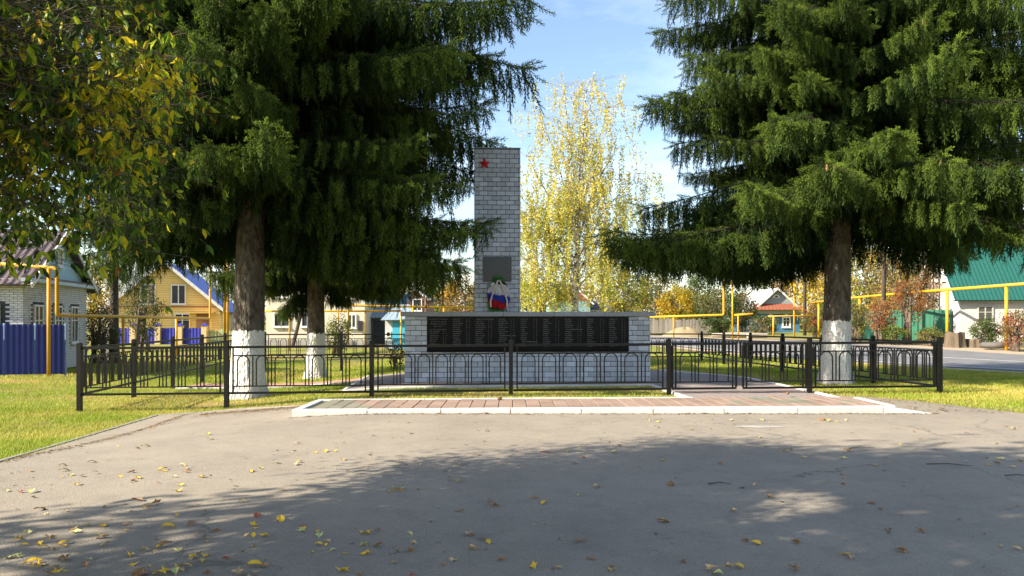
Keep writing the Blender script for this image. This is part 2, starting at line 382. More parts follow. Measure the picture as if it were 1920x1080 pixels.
# ------------------------------------------------------------------ grass (uncountable)
def inpoly(x, y, poly):
    c = np.zeros(len(x), bool); n = len(poly)
    for i in range(n):
        x0, y0 = poly[i]; x1, y1 = poly[(i+1) % n]
        if y0 == y1: continue
        k = ((y0 > y) != (y1 > y)) & (x < (x1 - x0) * (y - y0) / (y1 - y0) + x0); c ^= k
    return c
EXCL = [ASPH_POLY, [(-3.75, 12.6), (6.6, 12.6), (6.6, 14.4), (-3.75, 14.4)],
        [(-4.0, 17.4), (3.4, 18.2), (3.45, 15.9), (3.5, 14), (6.6, 14), (6.6, 21.1), (4.9, 24.9), (-4.8, 24.5)],
        [(-9.6, 21.1), (-4.2, 21.3), (-4.4, 23.4), (-9.8, 23.4)], road_quad(-1.2, 40, -22, 120)]
def vnoise(x, y, s, ph):
    return (np.sin(x*s+ph) + np.sin(y*s*1.3+ph*2.1) + np.sin((x+y)*s*.7+ph*.7) + np.sin((x*.6-y)*s*1.9+ph*1.7)) / 4
def grass(n, x0, x1, y0, y1, h0, h1, wd):
    x = RNG.uniform(x0, x1, n); y = RNG.uniform(y0, y1, n)
    k = np.ones(n, bool)
    jx, jy = RNG.normal(0, .05, n), RNG.normal(0, .05, n)
    for p in EXCL: k &= ~inpoly(x + jx, y + jy, p)
    k &= np.abs(x) < y * .72 + 1.0
    bare = (y < 16.6) & (y > 14.2) & (x > -7) & (x < 4)        # trampled strip by the front fence
    k &= ~(bare & (RNG.random(n) < .55 + .3 * vnoise(x, y, 2.0, 1)))
    x = x[k]; y = y[k]; n = len(x)
    z = np.array([gz(a, b) for a, b in zip(x, y)])
    dry = np.clip(.25 + .55 * vnoise(x, y, .9, 3) + .35 * vnoise(x, y, 3.1, 5) + RNG.normal(0, .16, n) + .35 * ((y < 16.8) & (y > 14) & (x > -7)), 0, 1)
    c = np.outer(1 - dry, (.25, .33, .03)) + np.outer(dry, (.60, .46, .13)); c *= RNG.uniform(.7, 1.25, (n, 1))
    h = RNG.uniform(h0, h1, n) * (1 - .35 * dry); a = RNG.uniform(0, 2*np.pi, n); ln = RNG.uniform(.2, 1.0, n) * h; b = RNG.uniform(0, 2*np.pi, n)
    V = np.zeros((n, 3, 3)); dx = np.cos(a) * wd / 2; dy = np.sin(a) * wd / 2
    V[:, 0] = np.stack([x-dx, y-dy, z], 1); V[:, 1] = np.stack([x+dx, y+dy, z], 1); V[:, 2] = np.stack([x+np.cos(b)*ln, y+np.sin(b)*ln, z+h], 1)
    return V.reshape(-1, 3), np.repeat(c, 3, 0)
parts = [grass(90000, -13, -5.5, 7, 16, .025, .075, .010), grass(150000, -16, 16, 14, 24, .03, .085, .012), grass(110000, -22, 15, 24, 36, .04, .11, .02), grass(60000, 8, 20, 10, 26, .03, .09, .014)]
V = np.concatenate([p[0] for p in parts]); C = np.concatenate([p[1] for p in parts])
tag(link('grass', npmesh('grass', V, np.arange(len(V)).reshape(-1, 3), BLADE, C)), 'short green and straw coloured grass of the lawns', 'grass', kind='stuff')

# ------------------------------------------------------------------ memorial wall
WA = math.atan2(.9, 18.1)                       # the monument and fence share this slight turn
WO = Vector((-2.78, 19.32, gz(0, 19.3)))
def brick_mat(name, c, rnd=.2): return mat(name, c, .85, (c[0]*.62, c[1]*.60, c[2]*.55), 1.7, .3, .35, 70, rnd=rnd, detail=9, space='World')
BGREY = brick_mat('pale_grey_block', (.53, .585, .68))
BPIL = brick_mat('pillar_grey_block', (.50, .54, .62))
MORT = mat('dark_mortar', (.07, .075, .085), 1)
wall = empty('memorial_wall', WO, WA); tag(wall, 'wide low memorial wall of pale grey blocks carrying black name plaques', 'wall')
WL, WT, WH = 6.43, .62, 1.72
MB().box(.02, WL-.02, .02, WT, -.2, WH).build('core', MORT, wall)
def lay_bricks(parent, length, h, bl, bh, material, skip=None, depth=.1, j=.012, z0=0.0, y0=0.0):
    cache = {}; row = 0; z = z0
    while z < h - .02:
        hh = min(bh, h - z); x = -(bl / 2 if row % 2 else 0) 
        while x < length - 1e-3:
            a = max(0, x); b = min(length, x + bl); x += bl
            segs = [(a, b)]
            if skip:
                sx0, sx1, sz0, sz1 = skip
                if z + hh > sz0 + .01 and z < sz1 - .01:
                    if a >= sx0 and b <= sx1: continue
                    segs = []
                    if a < sx0: segs.append((a, min(b, sx0)))
                    if b > sx1: segs.append((max(a, sx1), b))
            for (p, q) in segs:
                if q - p < .03: continue
                key = (round(q - p, 3), round(hh, 3))
                if key not in cache:
                    L_ = q - p
                    cache[key] = MB().bbox(-L_/2 + j/2, L_/2 - j/2, 0, depth, -hh/2 + j/2, hh/2 - j/2, .006).mesh('brick', material)
                link('brick', cache[key], parent, ((p+q)/2, y0 + RNG.normal() * .003 - .012, z + hh/2), (0, RNG.normal()*.004, RNG.normal()*.006))
        z += bh; row += 1
pq = (.585, 5.85, .83, 1.70)
lay_bricks(wall, WL, WH, .29, .1355, BGREY, skip=pq)
# end faces
for side in (0, 1):
    for r in range(13):
        z = r * .1355; hh = min(.1355, WH - z)
        if hh < .03: continue
        for k in range(2):
            m = MB().bbox(-.05, .05, -.14, .14, -hh/2+.006, hh/2-.006, .006) if r + k == 0 or True else None
            link('brick', m.mesh('brick', BGREY), wall, (WL - .045 if side else .045, .26 + k * .29 - (.03 if r % 2 else 0), z + hh/2), (0, 0, 0))
COPE = mat('coping_stone', (.30, .32, .36), .7, (.24, .255, .28), 6, .5, .2, 60, rnd=.06)
for i in range(5):
    x0 = -.1 + i * 1.326; MB().bbox(x0 + .004, x0 + 1.322, -.09, WT + .1, WH + .004, WH + .122, .012).build('coping_stone', COPE, wall)
GRAN = mat('black_granite', (.003, .0036, .0055), .22, (.005, .006, .008), 30, .5, spec=.12)
ENG = mat('engraved_letters', (.17, .17, .17), .7)
cols = [(804, 820, 829), (847, 865, 872), (889, 907, 913), (932, 949, 955), (974, 986, 998), (1016, 1029, 1039.5), (1057, 1072, 1081), (1099, 1112, 1124), (1141, 1155, 1165)]
pe = [799, 843, 885, 928, 970, 1012, 1053.5, 1095.5, 1137, 1177]
KX = 72.0
def wx(px): return (px - 757) / KX
def glyphs(m, x0, width, z, hgt, y, rng, bold=1.0):
    x = x0; t = .0045 * bold
    while x < x0 + width:
        gw = hgt * rng.uniform(.5, .75); k = rng.integers(0, 6)
        def q(a, b, c, d): m.box(a, b, y - .0015, y, c, d)
        q(x, x + t, z, z + hgt)
        if k != 0: q(x + gw - t, x + gw, z + (hgt*.0 if k < 4 else hgt*.4), z + hgt)
        if k in (1, 4): q(x + t, x + gw - t, z + hgt - t, z + hgt)
        if k in (2, 5): q(x + t, x + gw - t, z + hgt*.45, z + hgt*.45 + t)
        if k in (3, 1): q(x + t, x + gw - t, z, z + t)
        x += gw + hgt * .28
for i in range(9):
    x0, x1 = wx(pe[i]) + .003, wx(pe[i+1]) - .003
    pl = MB().bbox(x0, x1, -.035, .06, pq[2] + .004, pq[3] - .004, .004).build('name_plaque', GRAN, wall)
    m = MB(); mh = MB(); rows = 14; zt = 1.635
    for r in range(rows):
        z = zt - r * .0535
        if i == 0 and r < 6:
            if r in (0, 1, 2): glyphs(mh, wx(801 + (0, 5, 4)[r]), (.5, .38, .40)[r], z - (.0, .012, .02)[r], .03, -.0365, RNG)
            if r == 5: glyphs(m, wx(803), .45, z, .027, -.0365, RNG)
            continue
        head = (i, r) in ((2, 0), (3, 8), (4, 11), (6, 5))
        wd = (cols[i][1] - cols[i][0]) / KX
        if head: glyphs(mh, wx(cols[i][0] + 2), .42, z, .028, -.0365, RNG, 1.2); continue
        glyphs(m, wx(cols[i][0]), wd * RNG.uniform(.62, 1.1), z, .026, -.0365, RNG)
        for s in (0, 5): 
            glyphs(m, wx(cols[i][2] + s), .012, z, .026, -.0365, RNG)
    m.build('engraved_names', ENG, pl)
    if mh.v: mh.build('engraved_heading', ENG, pl)
    if i == 0:
        cu = bpy.data.curves.new('engraved_years', 'FONT'); cu.body = '1941-1945 гг.'; cu.size = .048; cu.align_x = 'CENTER'
        to = bpy.data.objects.new('tmp', cu); COL.objects.link(to)
        me = bpy.data.meshes.new_from_object(to.evaluated_get(bpy.context.evaluated_depsgraph_get())); bpy.data.objects.remove(to)
        me.materials.append(ENG); link('engraved_years', me, pl, (wx(820.5), -.0372, zt - .0535*3 - .028), (R(90), 0, 0))
MB().box(wx(799), wx(1177), -.05, .06, pq[2] - .035, pq[2] - .001).build('plaque_ledge', GRAN, wall)

# ------------------------------------------------------------------ pillar
PO = WO + Vector((1.81 * math.cos(WA) - .26 * math.sin(WA), 1.81 * math.sin(WA) + .26 * math.cos(WA), 0))
PW, PH = 1.205, 6.15
pil = empty('memorial_pillar', PO, WA); tag(pil, 'tall square pillar of grey blocks with a red star rising above the wall', 'pillar')
MB().box(.015, PW - .015, .02, .9, 1.85, PH - .01).build('core', MORT, pil)
lay_bricks(pil, PW, PH, .232, .1225, BPIL, z0=1.845, j=.012)
side_m = MB().bbox(-.05, .05, -.14, .14, -.0555, .0555, .006).mesh('brick', BPIL)
for s in (0, 1):
    r = 0; z = 1.845
    while z < PH - .06:
        for k in range(3): link('brick', side_m, pil, (PW - .04 if s else .04, .24 + k * .285, z + .061))
        z += .1225
MB().bbox(-.01, PW + .01, -.02, .92, PH, PH + .03, .01).build('cap', COPE, pil)
PLQ = mat('grey_granite', (.035, .038, .044), .3, (.05, .054, .06), 3, .6, spec=.5)
def wpx(px): return (px - 887.5) / 71.0
def wpz(py): return CAMZ - (py - 600) / F * 19.75 - PO.z
MB().bbox(wpx(903.5), wpx(956.5), -.05, .02, wpz(528), wpz(482), .006).build('plaque', PLQ, pil)
st = MB(); sx, sz, so, si = wpx(906), wpz(308), .165, .066; ring = []
for k in range(10):
    a = R(90) + k * R(36); rr = so if k % 2 == 0 else si; ring.append((sx + rr * math.cos(a), -.03, sz + rr * math.sin(a)))
st.add(ring + [(sx, -.085, sz)], [(k, (k+1) % 10, 10) for k in range(10)] + [tuple(range(10))])
st.build('star', mat('red_star_paint', (.55, .012, .02), .35), pil)

# wreath leaning on the pillar
wr = empty('wreath', PO + Vector((.64, -.10, wpz(583) + .0)), WA); tag(wr, 'oval funeral wreath in white, blue and red bands with white ribbons', 'wreath')
def oval(t): return .29 * math.cos(t) * (1 - .12 * math.sin(t)), .42 + .42 * math.sin(t)
wm = MB(); wm.poly([(oval(2*math.pi*k/28)[0], .03, oval(2*math.pi*k/28)[1]) for k in range(28)], (0, .05, 0)); wm.build('backing', mat('dark_wreath_base', (.02, .018, .015), .9), wr)
def flower(m, c, r):
    for k in range(6):
        a = k * R(60) + RNG.random(); t = RNG.uniform(-.5, .3); d = Vector((math.cos(a), 0, math.sin(a))); e = Vector((-math.sin(a), 0, math.cos(a)))
        p = Vector(c); m.add([p, p + d*r*.6 + e*r*.42 + Vector((0, -.02, 0)), p + d*r + Vector((0, -.005 + t*.02, 0)), p + d*r*.6 - e*r*.42 + Vector((0, -.02, 0))], [(0, 1, 2, 3)])
bands = {'white': (.40, .70, (.75, .75, .78)), 'blue': (.26, .42, (.02, .05, .42)), 'red': (.08, .26, (.42, .008, .02))}
for nm, (za, zb, c) in bands.items():
    m = MB()
    for _ in range(150):
        x = RNG.uniform(-.27, .27); z = RNG.uniform(za, zb) - x * .22
        if (x/.27)**2 + ((z-.42)/.40)**2 < 1: flower(m, (x, -.02 - .05 * (1 - (x/.3)**2) + RNG.normal()*.008, z), .045)
    m.build(nm + '_flowers', mat('wreath_' + nm, c, .7, tuple(q*.6 for q in c), 40, .5), wr)
lm = MB()
for _ in range(90):
    t = RNG.uniform(R(55), R(125)) if RNG.random() < .55 else RNG.uniform(R(215), R(300))
    ox, oz = oval(t); s = RNG.uniform(.8, 1.05); c = Vector((ox * s, RNG.uniform(-.05, .03), .42 + (oz - .42) * s)); a = t + RNG.normal() * .6
    d = Vector((math.cos(a), RNG.normal()*.3, math.sin(a))); e = Vector((-math.sin(a), -.3, math.cos(a))); l = RNG.uniform(.07, .12)
    lm.add([c, c + d*l*.5 + e*l*.25, c + d*l, c + d*l*.5 - e*l*.25], [(0, 1, 2, 3)])
lm.build('leaves', mat('wreath_green', (.04, .16, .02), .6, (.02, .09, .015), 20, .5), wr)
for s in (-1, 1):
    m = MB(); pts = [Vector((s * .02, -.10, .80)), Vector((s * .10, -.125, .62)), Vector((s * .17, -.12, .42)), Vector((s * .22, -.10, .24)), Vector((s * .21, -.09, .10))]
    for a, b in zip(pts[:-1], pts[1:]): m.bar(a, b, .040, .006, up=Vector((0, 1, 0)))
    m.build('ribbon', mat('ribbon_satin', (.52, .46, .43), .45, (.42, .34, .31), 12, .5), wr)

# ------------------------------------------------------------------ enclosure fence
def zb_at(p):
    u = min(1, max(0, (p[0] + 9) / 18)); v = min(1, max(0, (p[1] - 15.5) / 15.5))
    return (.07 + .10 * u) * (1 - v) + .06 * v
TB = .022
ARCH = {}
def arch_mesh(wd):
    wd = round(wd, 2)
    if wd in ARCH: return ARCH[wd]
    r = wd / 2; h = .625; pts = [(-r, 0, 0)] + [(-r * math.cos(a), 0, h - r + r * math.sin(a)) for a in np.linspace(0, math.pi, 11)] + [(r, 0, 0)]
    m = MB(); 
    n = len(pts); t = TB / 2
    for i, q in enumerate(pts):
        q = Vector(q); a = Vector(pts[max(0, i-1)]); b = Vector(pts[min(n-1, i+1)]); d = (b - a).normalized(); nrm = Vector((-d.z, 0, d.x))
        m.v += [tuple(q - nrm*t + Vector((0, -t, 0))), tuple(q + nrm*t + Vector((0, -t, 0))), tuple(q + nrm*t + Vector((0, t, 0))), tuple(q - nrm*t + Vector((0, t, 0)))]
    for i in range(n - 1):
        for k in range(4): m.f.append((i*4+k, i*4+(k+1)%4, i*4+4+(k+1)%4, i*4+4+k))
    ARCH[wd] = m.mesh('arch', BLACK); return ARCH[wd]
BARM = MB().box(-TB/2, TB/2, -TB/2, TB/2, 0, .63).mesh('baluster', BLACK)
def post(parent, p, o, top=1.05):
    m = MB(); g = gz(p[0], p[1]); zt = zb_at(p) + top; x, y = p[0] - o.x, p[1] - o.y
    m.box(x-.043, x+.043, y-.043, y+.043, g - .15 - o.z, zt - o.z)
    m.add([(x-.043, y-.043, zt-o.z), (x+.043, y-.043, zt-o.z), (x+.043, y+.043, zt-o.z), (x-.043, y+.043, zt-o.z), (x, y, zt+.025-o.z)], [(0,1,4),(1,2,4),(2,3,4),(3,0,4)])
    m.build('post', BLACK, parent)
def panel(parent, a, b, o, n, ends=True, hang=.05, low=True):
    a = Vector(a); b = Vector(b); d = (b - a).normalized(); L_ = (b - a).length; ang = math.atan2(d.y, d.x); m = MB()
    za, zb2 = zb_at(a), zb_at(b)
    def pt(s, h): q = a + d * s; return Vector((q.x, q.y, za + (zb2 - za) * s / L_ + h)) - o
    e = hang
    m.bar(pt(e, .95), pt(L_ - e, .95), .05, .05)
    m.bar(pt(e, 0), pt(L_ - e, 0), .045, .045)
    m.bar(pt(e + .08, .775), pt(L_ - e - .08, .775), TB + .004, TB + .004); m.bar(pt(e + .08, .14), pt(L_ - e - .08, .14), TB + .004, TB + .004)
    for s in (e + .08, L_ - e - .08): m.bar(pt(s, .023), pt(s, .925), TB + .008, TB + .008, up=Vector((d.x, d.y, 0)))
    po = m.build('panel', BLACK, parent)
    w0 = e + .10; pitch = (L_ - 2 * w0) / n
    for i in range(n):
        c = w0 + pitch * (i + .5); link('arch', arch_mesh(pitch * .64), po, pt(c, .142), (0, 0, ang))
        if i: link('baluster', BARM, po, pt(w0 + pitch * i, .142), (0, 0, ang))
        link('baluster', BARM, po, pt(c, .142), (0, 0, ang)) if False else None
    return po
FL = Vector((-8.86, 15.3)); FR = Vector((9.28, 16.2)); BL = Vector((-10.9, 30.3)); BR = Vector((8.0, 31.5))
def on_front(px):
    # the point of the front fence line seen at this column of the frame
    k = (px - 960) / F; t = (k * FL.y - FL.x) / ((FR.x - FL.x) - k * (FR.y - FL.y)); return FL + (FR - FL) * t
fp = [FL] + [on_front(q) for q in (425, 697, 958, 1254)]
fr = empty('fence', (FL.x, FL.y, 0)); tag(fr, 'black metal fence run with arches in front of the memorial wall, left of gate', 'fence', 'black fence runs round the memorial')
o = Vector((FL.x, FL.y, 0))
for q in fp: post(fr, q, o)
for a, b in zip(fp[:-1], fp[1:]): panel(fr, a, b, o, 7)
gp = [on_front(1254), on_front(1518)]
f2 = empty('fence', (gp[1].x, gp[1].y, 0)); tag(f2, 'short black metal fence run between gate and front right corner', 'fence', 'black fence runs round the memorial')
o = Vector((gp[1].x, gp[1].y, 0)); post(f2, gp[1], o); post(f2, FR, o); panel(f2, gp[1], FR, o, 6)
mid = (gp[0] + gp[1]) / 2
for a, b, lb in ((gp[0], mid, 'left leaf of the black arched gate, hinged beside memorial wall end'), (mid, gp[1], 'right leaf of the black arched gate, hinged near right spruce')):
    o = Vector((a.x, a.y, 0)); gl = empty('gate_leaf', o); tag(gl, lb, 'gate', 'gate leaves')
    d = (b - a).normalized(); po = panel(gl, a + d * .01, b - d * .01, o, 3, hang=.06)
    dv = Vector((d.x, d.y, 0))
    for q in (a + d * (.075), b - d * (.075)): zz = zb_at(q); MB().bar(Vector((q.x, q.y, zz + .026)) - o, Vector((q.x, q.y, zz + .922)) - o, .045, .04, up=dv).build('stile', BLACK, gl)
    hq = (a if lb.startswith('left') else b)
    for hz in (.25, .75): q = hq + d * (.05 if lb.startswith('left') else -.05); MB().box(q.x-o.x-.02, q.x-o.x+.02, q.y-o.y-.045, q.y-o.y+.02, hz, hz + .09).build('hinge', BLACK, gl)
def run(a, b, cuts, label, n, first=True, last=True):
    o = Vector((a.x, a.y, 0)); r = empty('fence', o); tag(r, label, 'fence', 'black fence runs round the memorial')
    pts = [a + (b - a) * t for t in cuts]
    for i, q in enumerate(pts):
        if (i == 0 and not first) or (i == len(pts) - 1 and not last): continue
        post(r, q, o)
    for p, q in zip(pts[:-1], pts[1:]): panel(r, p, q, o, max(2, round(n * (q - p).length / 3.0)))
run(FL, BL, [i / 5 for i in range(6)], 'black metal fence run receding along left lawn towards yellow house', 7, first=False)
run(FR, BR, [i / 6 for i in range(7)], 'black metal fence run receding along the road on the right', 7, first=False)
bt = lambda px: ((px - 960) / F * BL.y - BL.x) / ((BR.x - BL.x) - (px - 960) / F * (BR.y - BL.y))
run(BL, BR, [0] + [bt(q) for q in (497, 640, 783, 926, 1069, 1212)] + [1], 'black metal fence run across the back, behind the memorial wall', 7, first=False, last=False)

# ------------------------------------------------------------------ houses and things behind
def window(parent, at, w_, h_, axis, frame=None, bars=(1, 1), depth=.07, fw=.07, sill=True):
    """a window with frame and panes; axis 'x' = in a wall facing local -y, 'y' = in a wall facing local +x, 'yn' = facing local -x"""
    frame = frame or WHITEW; m = MB(); g = MB()
    def bx(mm, u0, u1, z0, z1, d0, d1):
        if axis == 'x': mm.box(u0, u1, -d1, -d0, z0, z1)
        elif axis == 'y': mm.box(d0, d1, u0, u1, z0, z1)
        else: mm.box(-d1, -d0, u0, u1, z0, z1)
    bx(m, -w_/2, -w_/2+fw, -h_/2, h_/2, 0, depth); bx(m, w_/2-fw, w_/2, -h_/2, h_/2, 0, depth)
    bx(m, -w_/2+fw, w_/2-fw, h_/2-fw, h_/2, 0, depth-.003); bx(m, -w_/2+fw, w_/2-fw, -h_/2, -h_/2+fw, 0, depth-.003)
    for i in range(bars[0]): u = -w_/2 + w_*(i+1)/(bars[0]+1); bx(m, u-.03, u+.03, -h_/2+fw, h_/2-fw, .012, depth-.012)
    for i in range(bars[1]): z = -h_/2 + h_*(.62 if bars[1] == 1 else (i+1)/(bars[1]+1)); bx(m, -w_/2+fw, w_/2-fw, z-.02, z+.02, .012, depth-.018)
    fo = m.build('window', frame, parent, loc=at)
    bx(g, -w_/2+fw, w_/2-fw, -h_/2+fw, h_/2-fw, .004, .02); g.build('pane', GLASS, fo)
    if sill: s = MB(); bx(s, -w_/2-.05, w_/2+.05, -h_/2-.05, -h_/2-.003, 0, depth+.06); s.build('sill', frame, fo)
    return fo
def slope(parent, e0, e1, r0, r1, material, nu, nv, fn, thick=.05):
    """roof slope between eave e0-e1 and ridge r0-r1 with profile fn(u,v) along its normal"""
    e0, e1, r0, r1 = map(Vector, (e0, e1, r0, r1)); n = (e1 - e0).cross(r0 - e0).normalized()
    if n.z < 0: n = -n
    V = []; F_ = []
    for lay in (0, 1):
        for j in range(nv + 1):
            for i in range(nu + 1):
                u, v = i/nu, j/nv; p = e0.lerp(e1, u).lerp(r0.lerp(r1, u), v); V.append(p + n * (fn(u, v) if lay == 0 else -thick))
    S = (nu+1)*(nv+1); idx = lambda i, j, l: l*S + j*(nu+1) + i
    for j in range(nv):
        for i in range(nu):
            F_.append((idx(i,j,0), idx(i+1,j,0), idx(i+1,j+1,0), idx(i,j+1,0))); F_.append((idx(i,j,1), idx(i,j+1,1), idx(i+1,j+1,1), idx(i+1,j,1)))
    for i in range(nu): F_.append((idx(i,0,0), idx(i,0,1), idx(i+1,0,1), idx(i+1,0,0))); F_.append((idx(i,nv,0), idx(i+1,nv,0), idx(i+1,nv,1), idx(i,nv,1)))
    for j in range(nv): F_.append((idx(0,j,0), idx(0,j+1,0), idx(0,j+1,1), idx(0,j,1))); F_.append((idx(nu,j,0), idx(nu,j,1), idx(nu,j+1,1), idx(nu,j+1,0)))
    return MB().add(V, F_).build('roof', material, parent)
def corr(n, a): return lambda u, v: a * (1 if (u * n) % 1 < .5 else 0)
def tilef(nr, nc, a): return lambda u, v: a * (1 - (v * nr) % 1) + a * .5 * math.sin(u * nc * 2 * math.pi)
def house(name, label, origin, ang, w_, d_, eave, apex, ridge, wallm, roofm, fn, nu=60, nv=24, over=.45, base=-.6, gablem=None):
    """gabled house in local coordinates: front wall along local x at y=0"""
    h = empty(name, origin, ang); tag(h, label, 'house')
    MB().box(0, w_, 0, d_, base, eave).build('wall', wallm, h)
    gm = gablem or wallm
    if ridge == 'y':
        for y0, y1 in ((0, .2), (d_-.2, d_)): MB().poly([(0, y0, eave+.003), (w_, y0, eave+.003), (w_/2, y0, apex)], (0, y1-y0, 0)).build('gable', gm, h)
        k = (apex - eave) / (w_/2); e = eave - over * k
        slope(h, (-over, -over, e), (-over, d_+over, e), (w_/2, -over, apex+.05), (w_/2, d_+over, apex+.05), roofm, nu, nv, fn)
        slope(h, (w_+over, d_+over, e), (w_+over, -over, e), (w_/2, d_+over, apex+.05), (w_/2, -over, apex+.05), roofm, nu, nv, fn)
        for s in (0, 1):
            x = -over if s == 0 else w_+over
            MB().bar((x, -over-.02, e-.03), (w_/2, -over-.02, apex-.0), .05, .2).build('barge_board', WHITEW, h)
    else:
        for x0, x1 in ((0, .2), (w_-.2, w_)): MB().poly([(x0, 0, eave+.003), (x0, d_, eave+.003), (x0, d_/2, apex)], (x1-x0, 0, 0)).build('gable', gm, h)
        k = (apex - eave) / (d_/2); e = eave - over * k
        slope(h, (-over, -over, e), (w_+over, -over, e), (-over, d_/2, apex+.05), (w_+over, d_/2, apex+.05), roofm, nu, nv, fn)
        slope(h, (w_+over, d_+over, e), (-over, d_+over, e), (w_+over, d_/2, apex+.05), (-over, d_/2, apex+.05), roofm, nu, nv, fn)
        for xx in (-over-.02, w_+over+.02):
            for y in (-over, d_+over): MB().bar((xx, y, e-.03), (xx, d_/2, apex), .05, .16).build('barge_board', WHITEW, h)
    return h
# --- white brick house at the left
WB = mat('white_silicate_brick', (.62, .62, .63), .9, (.5, .5, .5), 20, .5, .3, 60, rnd=.12)
LBLUE = mat('light_blue_cladding', (.36, .55, .66), .7, (.3, .48, .6), 6, .5)
PURP = mat('burgundy_metal_roof', (.11, .085, .09), .5, (.085, .06, .065), 4, .5)
A = Vector((-17.0, 26.0, gz(-17, 26))); dx = Vector((.977, .21, 0)); ang1 = math.atan2(.21, .977)
H1W, H1D = 7.2, 6.2
h1 = house('brick_house', 'white brick house with burgundy roof and light blue gable behind blue fence', A - dx * H1W, ang1, H1W, H1D, 3.35, 5.35, 'x', MORT, PURP, corr(34, .03), 136, 4, .35, gablem=LBLUE)
def brick_face(parent, face, length, h, skips, x_or_y, bl=.26, bh=.08):
    small = MB().bbox(-bl/2+.007, bl/2-.007, 0, .05, -bh/2+.006, bh/2-.006, .004); cache = {}
    r = 0; z = 0.0; cnt = []
    while z < h - .02:
        s = -(bl/2 if r % 2 else 0)
        while s < length:
            a, b = max(0, s), min(length, s + bl); s += bl
            if b - a < .04: continue
            if any(a < k[1] and b > k[0] and z < k[3] and z + bh > k[2] for k in skips): continue
            cnt.append((a, b, z))
        z += bh; r += 1
    return cnt
fb = brick_face(h1, 'x', H1W, 3.35, [(3.85, 4.75, .95, 2.5), (5.6, 6.5, .95, 2.5)], 0)
sb = brick_face(h1, 'y', H1D, 3.35, [(.7, 1.55, .95, 2.5), (2.55, 3.4, .95, 2.5), (4.3, 5.15, .95, 2.5)], 0)
allb = [('x', q) for q in fb] + [('y', q) for q in sb]
BL1, BH1 = .26, .08
bmx = MB().bbox(-BL1/2+.007, BL1/2-.007, -.03, .05, -BH1/2+.006, BH1/2-.006, .004).mesh('brick', WB)
bmy = MB().bbox(-.05, .03, -BL1/2+.007, BL1/2-.007, -BH1/2+.006, BH1/2-.006, .004).mesh('brick', WB)
# the 300 nearest the middle of the visible corner are bricks of their own, the rest one part
def vis(k):
    ax, (a, b, z) = k; full = abs(b - a - BL1) < 1e-3
    d = (H1W - b) if ax == 'x' else a + .6
    return (0 if full and z > .9 else 100) + d
allb.sort(key=vis); rest = MB()
for i, (ax, (a, b, z)) in enumerate(allb):
    if i < 300:
        if ax == 'x': link('brick', bmx, h1, ((a+b)/2, RNG.normal()*.003, z + BH1/2))
        else: link('brick', bmy, h1, (H1W + RNG.normal()*.003, (a+b)/2, z + BH1/2))
    else:
        j = RNG.normal()*.003
        if ax == 'x': rest.box(a+.007, b-.007, -.03+j, .05, z+.006, z+BH1-.006)
        else: rest.box(H1W-.05, H1W+.03+j, a+.007, b-.007, z+.006, z+BH1-.006)
ro = rest.build('brick_courses', WB, h1); ro['kind'] = 'stuff'
for u in (4.3, 6.05): window(h1, (u, -.005, 1.72), .86, 1.5, 'x', bars=(1, 1))
for u in (1.12, 2.97, 4.72): window(h1, (H1W+.005, u, 1.72), .8, 1.5, 'y', bars=(1, 1))
window(h1, (H1W+.01, H1D/2, 4.35), .5, .75, 'y', bars=(1, 0), depth=.09, fw=.09)
MB().box(H1W+.03, H1W+.33, -.3, H1D+.3, 3.38, 3.46).build('pent_roof', PURP, h1)
MB().box(H1W+.02, H1W+.36, -.32, H1D+.32, 3.25, 3.375).build('eave_board', mat('pale_blue_board', (.5, .62, .68), .6), h1)
# --- blue sheet fence in front of it
def sheet_fence(name, label, a, b, cols_, h, zf, material_of, cat='fence', wavel=.16, depth=.025, post_m=None):
    a = Vector(a); b = Vector(b); d = (b - a); L_ = d.length; d.normalize(); nrm = Vector((d.y, -d.x))
    root = empty(name, (a.x, a.y, 0)); tag(root, label, cat); n = len(cols_)
    for i in range(n):
        s0, s1 = L_*i/n + .01, L_*(i+1)/n - .01; k = int((s1 - s0)/wavel*4); V = []; F_ = []
        for j in range(k + 1):
            s = s0 + (s1-s0)*j/k; q = d*s + nrm * (depth if (j % 4) in (1, 2) else 0); z0 = zf(a.x+d.x*s, a.y+d.y*s)
            for off in (0, .004):
                V += [(q.x - nrm.x*off, q.y - nrm.y*off, z0 + .05), (q.x - nrm.x*off, q.y - nrm.y*off, z0 + h)]
        for j in range(k):
            F_ += [(j*4, j*4+4, j*4+5, j*4+1), (j*4+2, j*4+3, j*4+7, j*4+6), (j*4+1, j*4+5, j*4+7, j*4+3)]
        MB().add(V, F_).build('panel', material_of[cols_[i]], root)
    pm = MB()
    for i in range(n + 1):
        s = L_*i/n; q = d*s - nrm*.04; z0 = zf(a.x+q.x, a.y+q.y); MB().box(q.x-.03, q.x+.03, q.y-.03, q.y+.03, z0-.2, z0+h+.04).build('post', post_m or CONC, root)
    return root
BLUE1 = mat('blue_sheet_metal', (.016, .062, .27), .45, (.013, .05, .22), 3, .5); BLUE2 = mat('violet_blue_sheet_metal', (.020, .034, .21), .45, (.017, .028, .18), 3, .5)
sheet_fence('metal_fence', 'corrugated blue and violet metal sheet fence beside white brick house', (-21.3, 23.5), (-15.5, 25.9), 'bbbbvvv', 1.75, lambda x, y: gz(x, y), {'b': BLUE1, 'v': BLUE2}, post_m=mat('pale_blue_post', (.25, .4, .55), .5))
